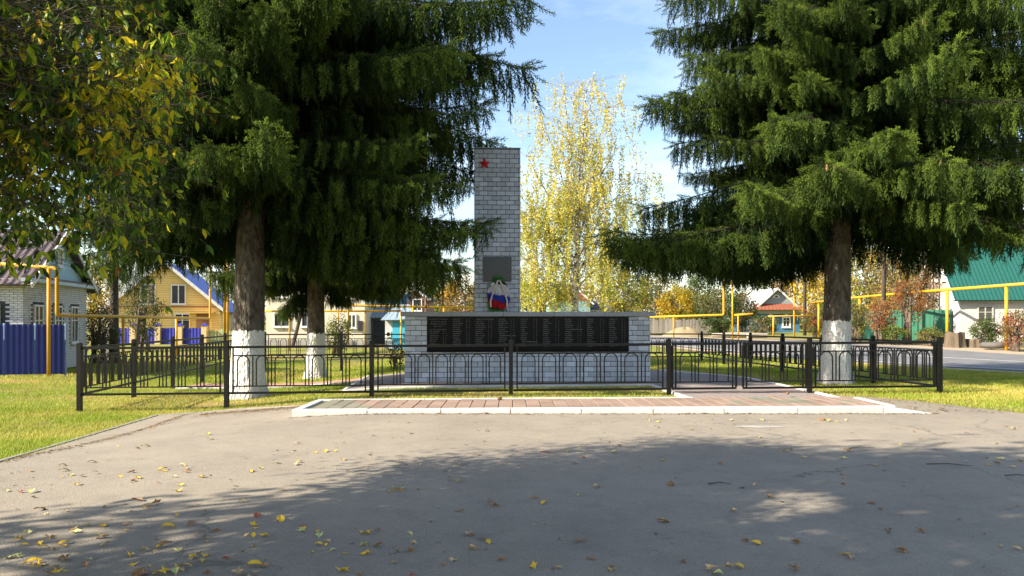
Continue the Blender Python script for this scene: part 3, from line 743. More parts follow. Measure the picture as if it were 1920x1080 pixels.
# --- yellow house with blue roof
YEL = mat('yellow_siding', (.66, .42, .12), .7, (.6, .38, .1), 5, .5); YELB = brickwall_mat('yellow_siding_boards', (.76, .54, .20), (.72, .50, .18), (.5, .34, .1), 4.0, .16, .012)
BROOF = mat('bright_blue_metal_roof', (.01, .05, .42), .4, (.008, .042, .36), 4, .5)
h2a = math.atan2(4.5, 17)
h2 = house('yellow_house', 'yellow clad house with bright blue metal roof and white trim', (XP(203, 50), 50, .1), h2a, 7.0, 14.5, 2.45, 5.45, 'y', YELB, BROOF, tilef(12, 40, .02), 90, 48, .45)
for u in (2.45, 4.35): window(h2, (u, -.005, 3.25), .95, 1.35, 'x', bars=(1, 0))
window(h2, (4.6, -.005, 1.35), 1.0, 1.2, 'x', bars=(1, 1))
window(h2, (7.005, 3.0, 1.35), .9, 1.2, 'y', bars=(1, 0)); window(h2, (7.005, 8.0, 1.35), 1.1, 1.2, 'y', bars=(1, 0)); window(h2, (7.005, 11.5, 1.35), 1.1, 1.2, 'y', bars=(1, 0))
MB().box(-.1, 7.1, -.06, -.004, 2.36, 2.46).build('belt_trim', mat('red_brown_trim', (.35, .16, .08), .7), h2)
pch = MB(); pch.box(5.2, 6.6, -1.2, -.01, -.5, .15); pch.box(5.2, 5.28, -1.2, -1.12, .15, 1.95); pch.box(6.52, 6.6, -1.2, -1.12, .15, 1.95); pch.box(5.1, 6.7, -1.3, -.01, 1.95, 2.05); pch.build('porch', YEL, h2)
MB().box(5.5, 6.3, -.05, -.003, .16, 1.94).build('door', mat('brown_door', (.25, .13, .06), .5), h2)
VB = mat('violet_blue_gate_metal', (.03, .035, .30), .45)
yf = empty('brick_pier_fence', (XP(200, 46), 46, .1)); tag(yf, 'violet blue metal fence between yellow brick piers before yellow house', 'fence')
YBR = brickwall_mat('yellow_brick', (.62, .45, .2), (.56, .4, .18), (.4, .32, .2), .25, .08)
pxs = [XP(q, 46) - XP(200, 46) for q in (205, 250, 297, 338, 384)]
for x in pxs:
    q = MB().box(x-.16, x+.16, -.16, .16, -.4, 1.15).build('pier', YBR, yf)
    MB().add([(x-.21,-.21,1.155),(x+.21,-.21,1.155),(x+.21,.21,1.155),(x-.21,.21,1.155),(x,0,1.32)], [(0,1,4),(1,2,4),(2,3,4),(3,0,4),(3,2,1,0)]).build('pier_cap', VB, q)
for a, b in zip(pxs[:-1], pxs[1:]):
    m = MB(); k = int((b-a-.34)/.05); V = []
    for j in range(k+1):
        x = a+.17+(b-a-.34)*j/k; yy = .02 if j % 4 in (1, 2) else 0; V += [(x, yy, .0), (x, yy, 1.0)]
    m.add(V, [(2*j, 2*j+2, 2*j+3, 2*j+1) for j in range(k)]); m.box(a+.17, b-.17, .03, .06, .15, .22); m.build('panel', VB, yf)
def pickets(name, label, a, b, h, n, wd, material, base=0.0, vary=.05, cat='fence', z=None):
    a = Vector(a); b = Vector(b); z0 = .05 if z is None else z; root = empty(name, (a.x, a.y, z0)); tag(root, label, cat)
    d = (b-a)/n; ang = math.atan2(d.y, d.x); me = MB().poly([(-wd/2, 0, 0), (wd/2, 0, 0), (wd/2, 0, h-.06), (0, 0, h), (-wd/2, 0, h-.06)], (0, .025, 0)).mesh('plank', material)
    for i in range(n): q = d*(i+.5); link('plank', me, root, (q.x, q.y, -.1 + RNG.normal()*vary*.4), (0, RNG.normal()*.015, ang), (1, 1, 1 + RNG.normal()*vary))
    for zz in (h*.25, h*.72): MB().bar((d.x*.1, d.y*.1+.06, zz), (d.x*n, d.y*n+.06, zz), .05, .08).build('rail', material, root)
    return root
pickets('picket_fence', 'pale green picket fence right of the violet blue fence', (XP(388, 46), 46.2), (XP(500, 46), 46.2), 1.05, 34, .08, mat('pale_green_wood', (.36, .45, .25), .8, (.28, .36, .2), 8, .5, rnd=.12))
# --- pale two storey house
BEI = mat('beige_plaster', (.56, .52, .43), .9, (.48, .44, .36), 1.2, .5, .2, 30); BEI2 = mat('grey_shingle_roof', (.22, .23, .25), .8)
h3 = house('plaster_house', 'pale beige two storey plaster house behind the left spruces', (XP(499, 45), 45, .05), 0, 5.95, 8, 5.9, 8.2, 'x', BEI, BEI2, corr(30, .02), 60, 4, .4)
for (px, py, w_, h_) in ((528, 600, .95, .85), (577, 600, .8, .85), (660, 602, .55, .85), (634, 543, 1.15, .95), (528, 543, 1.1, .95)):
    q = P(px, py, 45) - Vector((XP(499, 45), 45, .05)); window(h3, (q.x, -.005, q.z), w_, h_, 'x', bars=(1, 0))
MB().box(0, 5.95, -.03, -.002, -.5, .35).build('plinth', CONC, h3)
q = P(676, 600, 45).x - XP(499, 45); MB().box(q-.12, q+.12, -.12, -.003, .9, 1.5).build('meter_box', mat('dark_box', (.03, .03, .03), .5), h3)
# annex, sheds, red brick house
GB = mat('blue_grey_sheet', (.22, .29, .36), .55, (.18, .24, .3), 3, .5); DG = mat('dark_grey_boards', (.075, .08, .085), .8, (.05, .055, .06), 4, .5, stretch=(6, 6, .5))
an = empty('annex', (XP(686, 47), 47, .05)); tag(an, 'dark boarded annex with blue grey lean-to roof beside the plaster house', 'shed')
MB().box(0, 1.75, 0, 4, -.4, 1.75).build('wall', DG, an)
slope(an, (-.1, -.3, 1.72), (2.35, -.3, 1.72), (-.1, 3.6, 3.3), (2.35, 3.6, 3.3), GB, 40, 3, corr(10, .02))
MB().box(.5, 1.2, -.05, -.004, -.2, 1.5).build('door', mat('charcoal_door', (.03, .035, .045), .6), an)
shp = P(722, 640, 42); s_ = empty('shed', (shp.x, 42, .05)); tag(s_, 'small whitewashed shed with turquoise door and pale blue roof', 'shed')
MB().box(0, 1.5, 0, 2, -.3, 1.6).build('wall', mat('whitewash', (.55, .57, .58), .9, (.42, .44, .45), 5, .5), s_)
slope(s_, (-.2, -.3, 1.55), (1.75, -.3, 1.55), (.45, 1.2, 2.45), (1.2, 1.2, 2.45), GB, 20, 3, corr(6, .012))
tdm = mat('turquoise_door', (.06, .42, .62), .5, (.05, .34, .52), 6, .5, stretch=(8, 1, .3)); dd = MB().box(.42, 1.15, -.06, -.003, -.1, 1.45).build('door', tdm, s_); MB().box(1.05, 1.1, -.1, -.062, .6, .75).build('handle', BLACK, dd)
window(s_, (.2, -.004, .75), .26, .3, 'x', bars=(0, 0), fw=.04, sill=False)
RB = brickwall_mat('red_brick', (.32, .11, .07), (.26, .09, .06), (.3, .25, .22), .26, .08)
rb = house('red_brick_house', 'small red brick house with low gable behind the sheds', (XP(752, 62), 62, .1), 0, 2.2, 5, 3.35, 4.1, 'y', RB, DG, corr(10, .01), 20, 4, .25)
window(rb, (1.35, -.005, 2.75), .78, 1.0, 'x', bars=(1, 0))
# houses across the road
TEAL = mat('teal_boards', (.20, .34, .36), .8, (.16, .28, .3), 5, .5, stretch=(1, 1, 8)); RUST = mat('rusty_red_roof', (.26, .085, .05), .7, (.2, .07, .045), 3, .5)
h4 = house('teal_house', 'small teal boarded house with orange gable seen behind the birch', (XP(1030, 95), 95, .1), 0, 5.2, 8, 3.9, 6.3, 'y', TEAL, DG, corr(16, .02), 32, 4, .4, gablem=RUST)
MB().box(4.6, 8.1, 1, 6, -.5, 2.9).build('veranda', mat('pale_boards', (.5, .52, .52), .8), h4); window(h4, (6.3, .99, 1.95), 2.2, 1.5, 'x', bars=(3, 1))
slope(h4, (4.4, .6, 2.9), (8.3, .6, 2.9), (4.4, 4, 4.1), (8.3, 4, 4.1), DG, 30, 3, corr(12, .03))
BG_ = mat('blue_grey_boards', (.27, .33, .37), .8, (.21, .26, .3), 5, .5, stretch=(1, 1, 8)); BLU = mat('deep_blue_boards', (.06, .17, .30), .8, (.05, .14, .25), 5, .5, stretch=(8, 8, 1))
h5 = house('wooden_house', 'old blue grey wooden house with carved white windows and rusty lower roof', (XP(1412, 90), 90, .1), 0, 5.6, 8, 2.75, 5.3, 'y', BLU, mat('old_grey_sheet_roof', (.5, .5, .5), .6), corr(18, .02), 36, 4, .5, gablem=BG_)
slope(h5, (-.5, -1.0, 2.72), (6.1, -1.0, 2.72), (.15, -.02, 3.45), (5.45, -.02, 3.45), RUST, 40, 3, corr(14, .02))
MB().box(-.05, 5.65, -.12, -.003, 2.25, 2.7).build('frieze', mat('pale_frieze', (.5, .55, .58), .8), h5)
for u in (2.1, 4.0): 
    wi = window(h5, (u, -.005, 1.25), 1.05, 1.35, 'x', bars=(1, 1), fw=.18); MB().poly([(-.62, -.09, .68), (.62, -.09, .68), (0, -.09, 1.0)], (0, .08, 0)).build('carved_head', WHITEW, wi)
aw = MB(); aw.poly([(.42*math.cos(a), -.06, .42*math.sin(a)) for a in np.linspace(0, math.pi, 9)], (0, .055, 0)); ao = aw.build('attic_window', WHITEW, h5, loc=(2.8, -.004, 4.15)); MB().poly([(.22*math.cos(a), -.075, .06+.22*math.sin(a)) for a in np.linspace(0, math.pi, 9)], (0, .012, 0)).build('pane', GLASS, ao)
GRT = mat('green_metal_tile', (.012, .085, .07), .5, (.01, .068, .056), 4, .5); WBM = brickwall_mat('whitish_brick', (.60, .57, .55), (.5, .48, .46), (.32, .3, .28), .27, .085)
h6a = math.atan2(-.24, .97)
h6 = house('green_roof_house', 'white brick house with green tile roof across the road on right', (XP(1800, 45), 45, .2), h6a, 9, 7.4, 3.0, 6.6, 'x', WBM, GRT, tilef(17, 44, .03), 132, 68, .45, gablem=mat('bare_gable_boards', (.5, .4, .33), .9, (.4, .32, .27), 3, .5))
window(h6, (1.35, -.005, 1.75), .85, 1.0, 'x', bars=(1, 1), frame=mat('aged_frame', (.45, .42, .36), .8)); window(h6, (4.6, -.005, 1.75), .85, 1.0, 'x')
for u in (2.9, 4.3): window(h6, (-.005, u, 4.5), .75, 1.2, 'yn', bars=(1, 1), fw=.12)
# green board fence, striped and lattice sections
GF = mat('green_fence_paint', (.022, .10, .062), .6, (.03, .14, .09), 2, .5); 
GFA, GFB = Vector((27.2, 46.2)), Vector((24.7, 55.0))
sheet_fence('green_fence', 'tall green metal sheet fence behind the bushes across the road', (GFA.x, GFA.y), (GFB.x, GFB.y), 'ggggggg', 2.15, lambda x, y: .1, {'g': GF}, wavel=.3, post_m=GF)
ws = {'w': mat('white_striped_board', (.60, .58, .62), .7, (.45, .4, .48), 3, .4, stretch=(9, 9, .3)), 'b': mat('bright_blue_board', (.05, .22, .62), .6)}
wf = empty('striped_fence', (27.3, 45.8, .1)); tag(wf, 'white and bright blue upright boards next to the green fence', 'fence')
for i in range(9): MB().box(i*.125, i*.125+.11, 0, .03, -.2, 2.1).build('plank', ws['w' if i < 6 else 'b'], wf, rot=(0, 0, 0))
lf = empty('lattice_fence', (28.5, 45.4, .1)); tag(lf, 'blue low fence with turquoise wavy lattice top behind bushes on right', 'fence')
MB().box(0, 4.5, 0, .04, -.2, 1.35).build('panel', mat('mid_blue_panel', (.07, .2, .42), .6, (.05, .15, .33), 2, .5), lf)
TQ = mat('turquoise_lattice', (.25, .58, .56), .6)
for i in range(15): 
    pts = [(i*.3 + .25*math.sin(k*.9 + i), .0, 1.36 + k*.07) for k in range(9)]; MB().tube(pts, .018, 5).build('scroll_bar', TQ, lf)
MB().box(0, 4.5, -.03, .02, 1.95, 1.99).build('top_rail', TQ, lf)
pickets('wooden_fence', 'weathered grey plank fence across the road right of memorial wall', (XP(1200, 80), 80), (XP(1335, 78), 78), 1.75, 46, .15, WOODG, vary=.04)
# stumps, tyre, logs, sand heap, stone
BARK = mat('grey_brown_bark', (.16, .125, .095), .95, (.08, .062, .05), 7, .55, .9, 22, stretch=(1, 1, .35)); CUT = mat('cut_wood', (.5, .36, .2), .9, (.4, .27, .14), 8, .5)
def stump(label, px, Y, r, h):
    x = XP(px, Y); root = empty('tree_stump', (x, Y, gz(x, Y))); tag(root, label, 'stump'); V = []; n = 18
    rr = [1 + RNG.normal()*.09 for _ in range(n)]
    m = MB()
    for z, k in ((-.1, 1.25), (.12, 1.08), (h*.5, 1.0), (h, .95)):
        for i in range(n): a = 2*math.pi*i/n; V.append((r*k*rr[i]*math.cos(a), r*k*rr[i]*math.sin(a), z + (abs(RNG.normal())*.05 if z == h else 0)))
    m.add(V, [(k*n+i, k*n+(i+1)%n, k*n+n+(i+1)%n, k*n+n+i) for k in range(3) for i in range(n)]); m.build('bark', mat('stump_bark', (.17, .13, .09), .95, (.07, .052, .038), 6, .5, .8, 18, stretch=(1, 1, .3)), root)
    MB().add([(r*.955*rr[i]*math.cos(2*math.pi*i/n), r*.955*rr[i]*math.sin(2*math.pi*i/n), h+.005) for i in range(n)], [tuple(range(n))]).build('cut_face', CUT, root)
stump('large pale tree stump at the roadside before green fence', 1790, 42, .5, .82)
stump('low dark tree stump between large stump and old tyre', 1825, 42, .42, .45)
ty = MB(); R1, R2, n1, n2 = .5, .17, 28, 12
for i in range(n1):
    for j in range(n2): a = 2*math.pi*i/n1; b = 2*math.pi*j/n2; q = R1 + R2*math.cos(b) + (.012 if i % 2 and math.cos(b) > 0 else 0); ty.v.append((q*math.cos(a), q*math.sin(a), .17 + .15*math.sin(b)))
ty.f = [(i*n2+j, ((i+1) % n1)*n2+j, ((i+1) % n1)*n2+(j+1) % n2, i*n2+(j+1) % n2) for i in range(n1) for j in range(n2)]
ty_o = ty.build('tyre', mat('old_tyre_rubber', (.13, .12, .115), .9, (.09, .085, .08), 6, .5, .3, 40), loc=(XP(1865, 40), 40, .09), smooth=True); tag(ty_o, 'old grey tyre lying flat on the road verge as a planter', 'tyre')
hp = MB(); n1, n2 = 24, 8
for j in range(n2+1):
    for i in range(n1): a = 2*math.pi*i/n1; q = j/n2; hp.v.append((2.2*q*math.cos(a)*(1+.12*math.sin(3*a)), 1.1*q*math.sin(a), .85*(1-q*q)**1.2*(1+.1*math.sin(5*a)) - .05))
hp.f = [(j*n1+i, j*n1+(i+1)%n1, j*n1+n1+(i+1)%n1, j*n1+n1+i) for j in range(n2) for i in range(n1)]
tag(hp.build('sand_heap', mat('pale_sand', (.30, .24, .145), 1, (.22, .17, .10), 3, .5, .5, 12), loc=(XP(1285, 68), 68, .1), smooth=True), 'low heap of pale sand before the grey plank fence', 'sand heap')
for i, (px, Y, L_, r, a) in enumerate(((1385, 62, 2.6, .24, .1), (1360, 63, 2.2, .2, -.2), (1420, 61.5, 1.8, .22, .3))):
    x = XP(px, Y); m = MB().tube([(-L_/2, 0, 0), (0, .02, .02), (L_/2, 0, 0)], [r, r*.97, r*.9], 10); lo = m.build('log', mat('pale_log', (.42, .36, .28), .95, (.3, .25, .2), 4, .5, .4, 20), loc=(x, Y, .1 + r), rot=(0, 0, a), smooth=False)
    tag(lo, ('longest pale log lying beside the road', 'pale log behind the longest log', 'short pale log right of the longest log')[i], 'log')
# ------------------------------------------------------------------ yellow gas pipes
def pipe(label, runs, posts, r=.055, pr=.045):
    p0 = Vector(runs[0][0]); root = empty('gas_pipe', (p0.x, p0.y, 0)); tag(root, label, 'pipe'); o = Vector((p0.x, p0.y, 0))
    for rn in runs:
        pts = [Vector(q) for q in rn]; out = [pts[0]]
        for a, b, c in zip(pts[:-2], pts[1:-1], pts[2:]):
            d0 = (a-b).normalized(); d1 = (c-b).normalized(); k = .14
            for t in (0, .25, .5, .75, 1): out.append((b+d0*k)*(1-t)**2 + b*2*t*(1-t) + (b+d1*k)*t*t)
        out.append(pts[-1]); MB().tube([q - o for q in out], r, 10).build('pipe', YPIPE, root, smooth=True)
    for q in posts:
        q = Vector(q); g = gz(q.x, q.y); MB().tube([Vector((q.x, q.y, g-.1)) - o, q - o], pr, 8).build('support_post', YPIPE, root, smooth=True)
    return root
Ya = 25.2
pipe('yellow gas pipe with tall bend beside blue fence, running to yellow house', [[P(-60, 490, Ya), P(107, 503, Ya), P(107, 591, Ya), P(394, 597, 42), P(394, 470, 42)]], [P(91.5, 503, Ya), P(231, 594, 33), P(331, 596, 38.2)], .062, .06)
pipe('pair of upright yellow gas pipes left of the big spruce trunk', [[P(421, 440, 40), P(421, 645, 40)], [P(427, 470, 40), P(427, 645, 40)]], [], .07)
pipe('yellow gas pipe on posts crossing before the plaster house', [[P(497, 583.5, 41), P(752, 583, 41)], [P(653, 500, 40.6), P(653, 645, 40.6)], [P(656, 560, 40.4), P(656, 573, 40.4), P(894, 577, 40.4)]], [P(543, 583, 41), P(634, 583, 41), P(685, 583, 41), P(752, 583, 41), P(774, 575, 40.4), P(832, 576, 40.4)], .055, .05)
pipe('yellow gas pipe with raised portal right of the memorial wall', [[P(1170, 596, 58), P(1357, 590.5, 56), P(1357, 532, 56), P(1374, 532, 55.8), P(1374, 500, 55.8)], [P(1374, 591, 55.7), P(1412, 588.5, 55)], [P(1374, 531, 55.8), P(1450, 529, 60)]], [P(1263, 593, 57), P(1373.5, 531, 55.6), P(1384, 591, 55.4)], .085, .06)
pipe('slim yellow post and low pipe before the wooden house', [[P(1440, 593, 62), P(1540, 591, 62)]], [P(1489, 532, 60), P(1450, 593, 62)], .05, .07)
pipe('long yellow gas pipe on posts along the green fence', [[P(1520, 568, 62), P(1592, 559, 55), P(1720, 547.5, 46), P(1990, 527, 36)]], [P(1535, 566, 60.6), P(1612, 557.3, 53.5), P(1776, 543.5, 43.3), P(1887, 535, 39.3)], .085, .085)
# poles
def pole(name, label, px, Y, top, r, material, lean=0):
    x = XP(px, Y); g = gz(x, Y); zt = CAMZ - (top-600)/F*Y; m = MB().tube([(0, 0, -.3), (lean*.5, 0, zt/2), (lean, 0, zt)], [r, r*.9, r*.75], 10)
    o = m.build(name, material, loc=(x, Y, g), smooth=True); return tag(o, label, 'pole')
pole('utility_pole', 'dark wooden utility pole right of old wooden house', 1509, 72, 380, .17, DARKWOOD)
pole('utility_pole', 'dark wooden utility pole before the green fence', 1657, 47, 330, .14, DARKWOOD)
x = XP(204, 34); m = MB(); m.box(-.13, .13, -.12, .12, -.4, 1.95); pz = m.build('concrete_post', CONC, loc=(x, 34, gz(x, 34))); tag(pz, 'short grey concrete post strapped to dark trunk on the left', 'post')
a, b = P(576, 545, 38), P(549, 648, 37.6); m = MB().tube([b - b, (a - b)/2, a - b], [.1, .09, .08], 8); tag(m.build('prop_pole', DARKWOOD, loc=b), 'leaning dark wooden prop before the plaster house', 'pole')
# ------------------------------------------------------------------ spruces
def frames(D, spin):
    """rotation matrices whose -Z axis is D (K,3), spun about it"""
    D = D / np.linalg.norm(D, axis=1, keepdims=True); Z = -D
    ref = np.where(np.abs(Z[:, 2:3]) < .95, np.array([[0, 0, 1.]]), np.array([[1., 0, 0]]))
    X = np.cross(ref, Z); X /= np.linalg.norm(X, axis=1, keepdims=True); Y = np.cross(Z, X)
    c, s = np.cos(spin)[:, None], np.sin(spin)[:, None]
    return np.stack([X*c + Y*s, -X*s + Y*c, Z], 2)
def scatter(protos, which, M, T, C):
    """place triangle prototypes (V,F,shade) with matrices M and offsets T"""
    Vs, Fs, Cs = [], [], []; n = 0
    for k, (pv, pf, pc) in enumerate(protos):
        i = np.where(which == k)[0]
        if not len(i): continue
        v = np.einsum('kij,nj->kni', M[i], pv) + T[i][:, None, :]
        f = pf[None] + (np.arange(len(i)) * len(pv))[:, None, None] + n
        c = C[i][:, None, :] * pc[None, :, None]
        Vs.append(v.reshape(-1, 3)); Fs.append(f.reshape(-1, 3)); Cs.append(c.reshape(-1, 3)); n += len(i) * len(pv)
    return np.concatenate(Vs), np.concatenate(Fs), np.concatenate(Cs)
def strand_proto(rng, nshoot, dens, nl, nw):
    """a hanging spray: axis of length 1 along -Z with side shoots, all clothed in needles"""
    V, F_, C = [], [], []
    def needles(p0, p1, step, shade0, shade1):
        d = p1 - p0; L_ = np.linalg.norm(d); d = d / L_; k = max(3, int(L_ / step))
        for j in range(k):
            t = (j + rng.random()) / k; p = p0 + (p1 - p0) * t; r = rng.normal(size=3); r -= d * r.dot(d); r /= np.linalg.norm(r)
            tip = p + (d * .75 + r * .75) * nl * rng.uniform(.75, 1.2); s = np.cross(d, r) * nw; b = d * nw * .6
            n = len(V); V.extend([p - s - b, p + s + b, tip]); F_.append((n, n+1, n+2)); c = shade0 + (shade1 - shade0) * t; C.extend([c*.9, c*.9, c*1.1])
    axis = lambda t: np.array([.05*math.sin(3*t+ph), .05*math.sin(2.3*t+ph2), -t])
    ph, ph2 = rng.uniform(0, 6), rng.uniform(0, 6)
    for t0 in np.arange(0, 1, .2): needles(axis(t0), axis(min(1, t0+.2)), dens*.55, .75 + .4*t0, .75 + .4*(t0+.2))
    a0 = rng.uniform(0, 6)
    for i in range(nshoot):
        t = .04 + .86 * i / nshoot; a = a0 + i * 2.4 + rng.normal()*.3; l = .34 * (1 - .45*t) * rng.uniform(.7, 1.15)
        d = np.array([math.cos(a)*.85, math.sin(a)*.85, -.42]); d /= np.linalg.norm(d); p = axis(t); needles(p, p + d*l + np.array([0, 0, -.05*l]), dens, .8, 1.35)
    return np.array(V), np.array(F_), np.array(C)
BOUGH = mat('bough_bark', (.055, .042, .032), .95, (.03, .024, .02), 8, .5)
def branch_mesh(name, seed, L_, sag, up, hang, protos, step, gap, greens, inner=.08):
    """one spruce bough along +X with side branches and hanging sprays"""
    rng = np.random.default_rng(seed); T, D, S, C = [], [], [], []; wood = MB()
    ph = rng.uniform(0, 6)
    main = lambda s: np.array([L_*s, .12*L_*.3*math.sin(2.2*s+ph), -sag*L_*s**1.1 + up*L_*s**3])
    ss = np.linspace(0, 1, 9); wood.tube([main(s) for s in ss], [.034*(1-s)+.005 for s in ss], 5)
    def spray(p, d, ln, tipness):
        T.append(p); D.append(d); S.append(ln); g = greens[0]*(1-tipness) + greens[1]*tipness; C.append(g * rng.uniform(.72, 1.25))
    s = inner
    while s < 1:
        p = main(s); tg = main(min(1, s+.02)) - main(s-.02); tg /= np.linalg.norm(tg)
        for sd in (-1, 1):
            if rng.random() < .12: continue
            ang = sd * (R(62) - R(25)*s + rng.normal()*.15); c, sn = math.cos(ang), math.sin(ang)
            d = np.array([tg[0]*c - tg[1]*sn, tg[0]*sn + tg[1]*c, tg[2]*.6 - .05]); d /= np.linalg.norm(d)
            l2 = (.30*L_*(1-s)**.8*min(1, .45 + s*1.6) + .22) * rng.uniform(.7, 1.15); dr = rng.uniform(.15, .4)
            sec = lambda t: p + d*l2*t + np.array([0, 0, -dr*l2*t**1.6])
            wood.tube([sec(0), sec(.5), sec(1)], [.007, .005, .002], 3, cap=False)
            k = max(1, int(l2/gap))
            for i in range(k):
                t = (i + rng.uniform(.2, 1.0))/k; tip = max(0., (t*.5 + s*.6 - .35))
                dn = np.array([0, 0, -1.]) + d*rng.uniform(.0, .28) + rng.normal(size=3)*.09
                ln = hang * rng.uniform(.55, 1.2) * (1.05 - .45*s) * (1 - .35*t)
                spray(sec(t), dn, ln, min(1, tip*rng.uniform(.6, 1.3)))
            spray(sec(.92), d + np.array([0, 0, -.25]) + rng.normal(size=3)*.1, rng.uniform(.28, .42), min(1, .35 + s*.6))
        # shoots on the bough itself
        if rng.random() < .75: spray(p, np.array([0, 0, -1.]) + rng.normal(size=3)*.25, hang*rng.uniform(.5, 1.0), .2*s)
        for _ in range(2): spray(p, tg*.7 + np.array([0, rng.choice((-1, 1))*.8, -.1]) + rng.normal(size=3)*.3, rng.uniform(.3, .5), .35*s)
        if s > .35: spray(p, tg*1.0 + np.array([0, 0, .15]) + rng.normal(size=3)*.35, rng.uniform(.22, .36), min(1, .3 + .7*s))
        s += step / L_ * rng.uniform(.8, 1.2)
    spray(main(.97), np.array([1, 0, .25]), .5, 1.0)
    T, D, S, C = map(np.array, (T, D, S, C)); K = len(T)
    M = frames(D, rng.uniform(0, 6.28, K)); lat = np.clip(.16 + S*.2, .22, .36)
    M = M * np.stack([lat, lat, S], 1)[:, None, :]
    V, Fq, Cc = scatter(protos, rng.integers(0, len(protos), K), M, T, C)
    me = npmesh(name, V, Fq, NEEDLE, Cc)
    return me, wood.mesh('bough', BOUGH), main
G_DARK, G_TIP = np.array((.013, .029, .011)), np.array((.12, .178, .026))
rngp = np.random.default_rng(3)
PR_HI = [strand_proto(rngp, 17, .032, .105, .022) for _ in range(6)]
PR_LO = [strand_proto(rngp, 7, .06, .13, .035) for _ in range(4)]
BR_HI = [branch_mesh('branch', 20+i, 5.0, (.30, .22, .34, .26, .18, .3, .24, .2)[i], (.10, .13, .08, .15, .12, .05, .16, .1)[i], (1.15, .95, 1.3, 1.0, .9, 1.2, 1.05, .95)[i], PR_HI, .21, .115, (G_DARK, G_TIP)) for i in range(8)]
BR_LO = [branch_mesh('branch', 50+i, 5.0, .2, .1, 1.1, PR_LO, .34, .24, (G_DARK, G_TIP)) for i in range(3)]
CONE = MB(); n = 8
for j, (z, r) in enumerate(((0, .006), (-.02, .017), (-.05, .021), (-.09, .018), (-.12, .006))):
    for i in range(n): a = 2*math.pi*(i + .5*(j % 2))/n; CONE.v.append((r*math.cos(a), r*math.sin(a), z))
CONE.f = [(j*n+i, j*n+(i+1)%n, j*n+n+(i+1)%n, j*n+n+i) for j in range(4) for i in range(n)] + [tuple(range(n)), tuple(range(4*n, 5*n))]
CONE_ME = CONE.mesh('cone', mat('spruce_cone', (.27, .155, .07), .8, (.18, .10, .045), 60, .5, .8, 90))

def trunk_mat(name, zwhite):
    m = bpy.data.materials.new(name); m.use_nodes = True; t = m.node_tree; N = t.nodes; L = t.links; b = N['Principled BSDF']; b.inputs['Roughness'].default_value = .95; b.inputs['Specular IOR Level'].default_value = .15
    co = N.new('ShaderNodeTexCoord'); mpn = N.new('ShaderNodeMapping'); mpn.inputs['Scale'].default_value = (1, 1, .5); L.new(co.outputs['Object'], mpn.inputs[0])
    no = N.new('ShaderNodeTexNoise'); no.inputs['Scale'].default_value = 9; no.inputs['Detail'].default_value = 8; L.new(mpn.outputs[0], no.inputs[0])
    vo = N.new('ShaderNodeTexVoronoi'); vo.inputs['Scale'].default_value = 17; L.new(mpn.outputs[0], vo.inputs['Vector'])
    rp = N.new('ShaderNodeValToRGB'); e = rp.color_ramp.elements; e[0].position = .33; e[0].color = (.05, .04, .032, 1); e[1].position = .68; e[1].color = (.125, .11, .092, 1); L.new(no.outputs[0], rp.inputs[0])
    n3 = N.new('ShaderNodeTexNoise'); n3.inputs['Scale'].default_value = 26; n3.inputs['Detail'].default_value = 5; L.new(co.outputs['Object'], n3.inputs[0])
    wp = N.new('ShaderNodeValToRGB'); e = wp.color_ramp.elements; e[0].position = .30; e[0].color = (.40, .38, .35, 1); e[1].position = .48; e[1].color = (.62, .61, .60, 1); L.new(n3.outputs[0], wp.inputs[0])
    sp = N.new('ShaderNodeSeparateXYZ'); L.new(co.outputs['Object'], sp.inputs[0]); n4 = N.new('ShaderNodeTexNoise'); n4.inputs['Scale'].default_value = 12; L.new(co.outputs['Object'], n4.inputs[0])
    ad = N.new('ShaderNodeMath'); ad.operation = 'MULTIPLY_ADD'; L.new(n4.outputs[0], ad.inputs[0]); ad.inputs[1].default_value = .22; L.new(sp.outputs[2], ad.inputs[2])
    lt = N.new('ShaderNodeMath'); lt.operation = 'LESS_THAN'; L.new(ad.outputs[0], lt.inputs[0]); lt.inputs[1].default_value = zwhite
    mi = N.new('ShaderNodeMixRGB'); L.new(lt.outputs[0], mi.inputs[0]); L.new(rp.outputs[0], mi.inputs[1]); dz = N.new('ShaderNodeMapRange'); dz.inputs[1].default_value = .05; dz.inputs[2].default_value = .55; dz.inputs[3].default_value = .75; dz.inputs[4].default_value = 0; L.new(ad.outputs[0], dz.inputs[0])
    dm = N.new('ShaderNodeMath'); dm.operation = 'MULTIPLY'; L.new(dz.outputs[0], dm.inputs[0]); L.new(no.outputs[0], dm.inputs[1])
    dx_ = N.new('ShaderNodeMixRGB'); dx_.inputs[2].default_value = (.16, .12, .08, 1); L.new(dm.outputs[0], dx_.inputs[0]); L.new(wp.outputs[0], dx_.inputs[1])
    L.new(dx_.outputs[0], mi.inputs[2]); L.new(mi.outputs[0], b.inputs['Base Color'])
    ah = N.new('ShaderNodeMath'); L.new(no.outputs[0], ah.inputs[0]); L.new(vo.outputs['Distance'], ah.inputs[1])
    bp = N.new('ShaderNodeBump'); bp.inputs['Strength'].default_value = 1; bp.inputs['Distance'].default_value = .035; L.new(ah.outputs[0], bp.inputs['Height']); L.new(bp.outputs[0], b.inputs['Normal'])
    return m
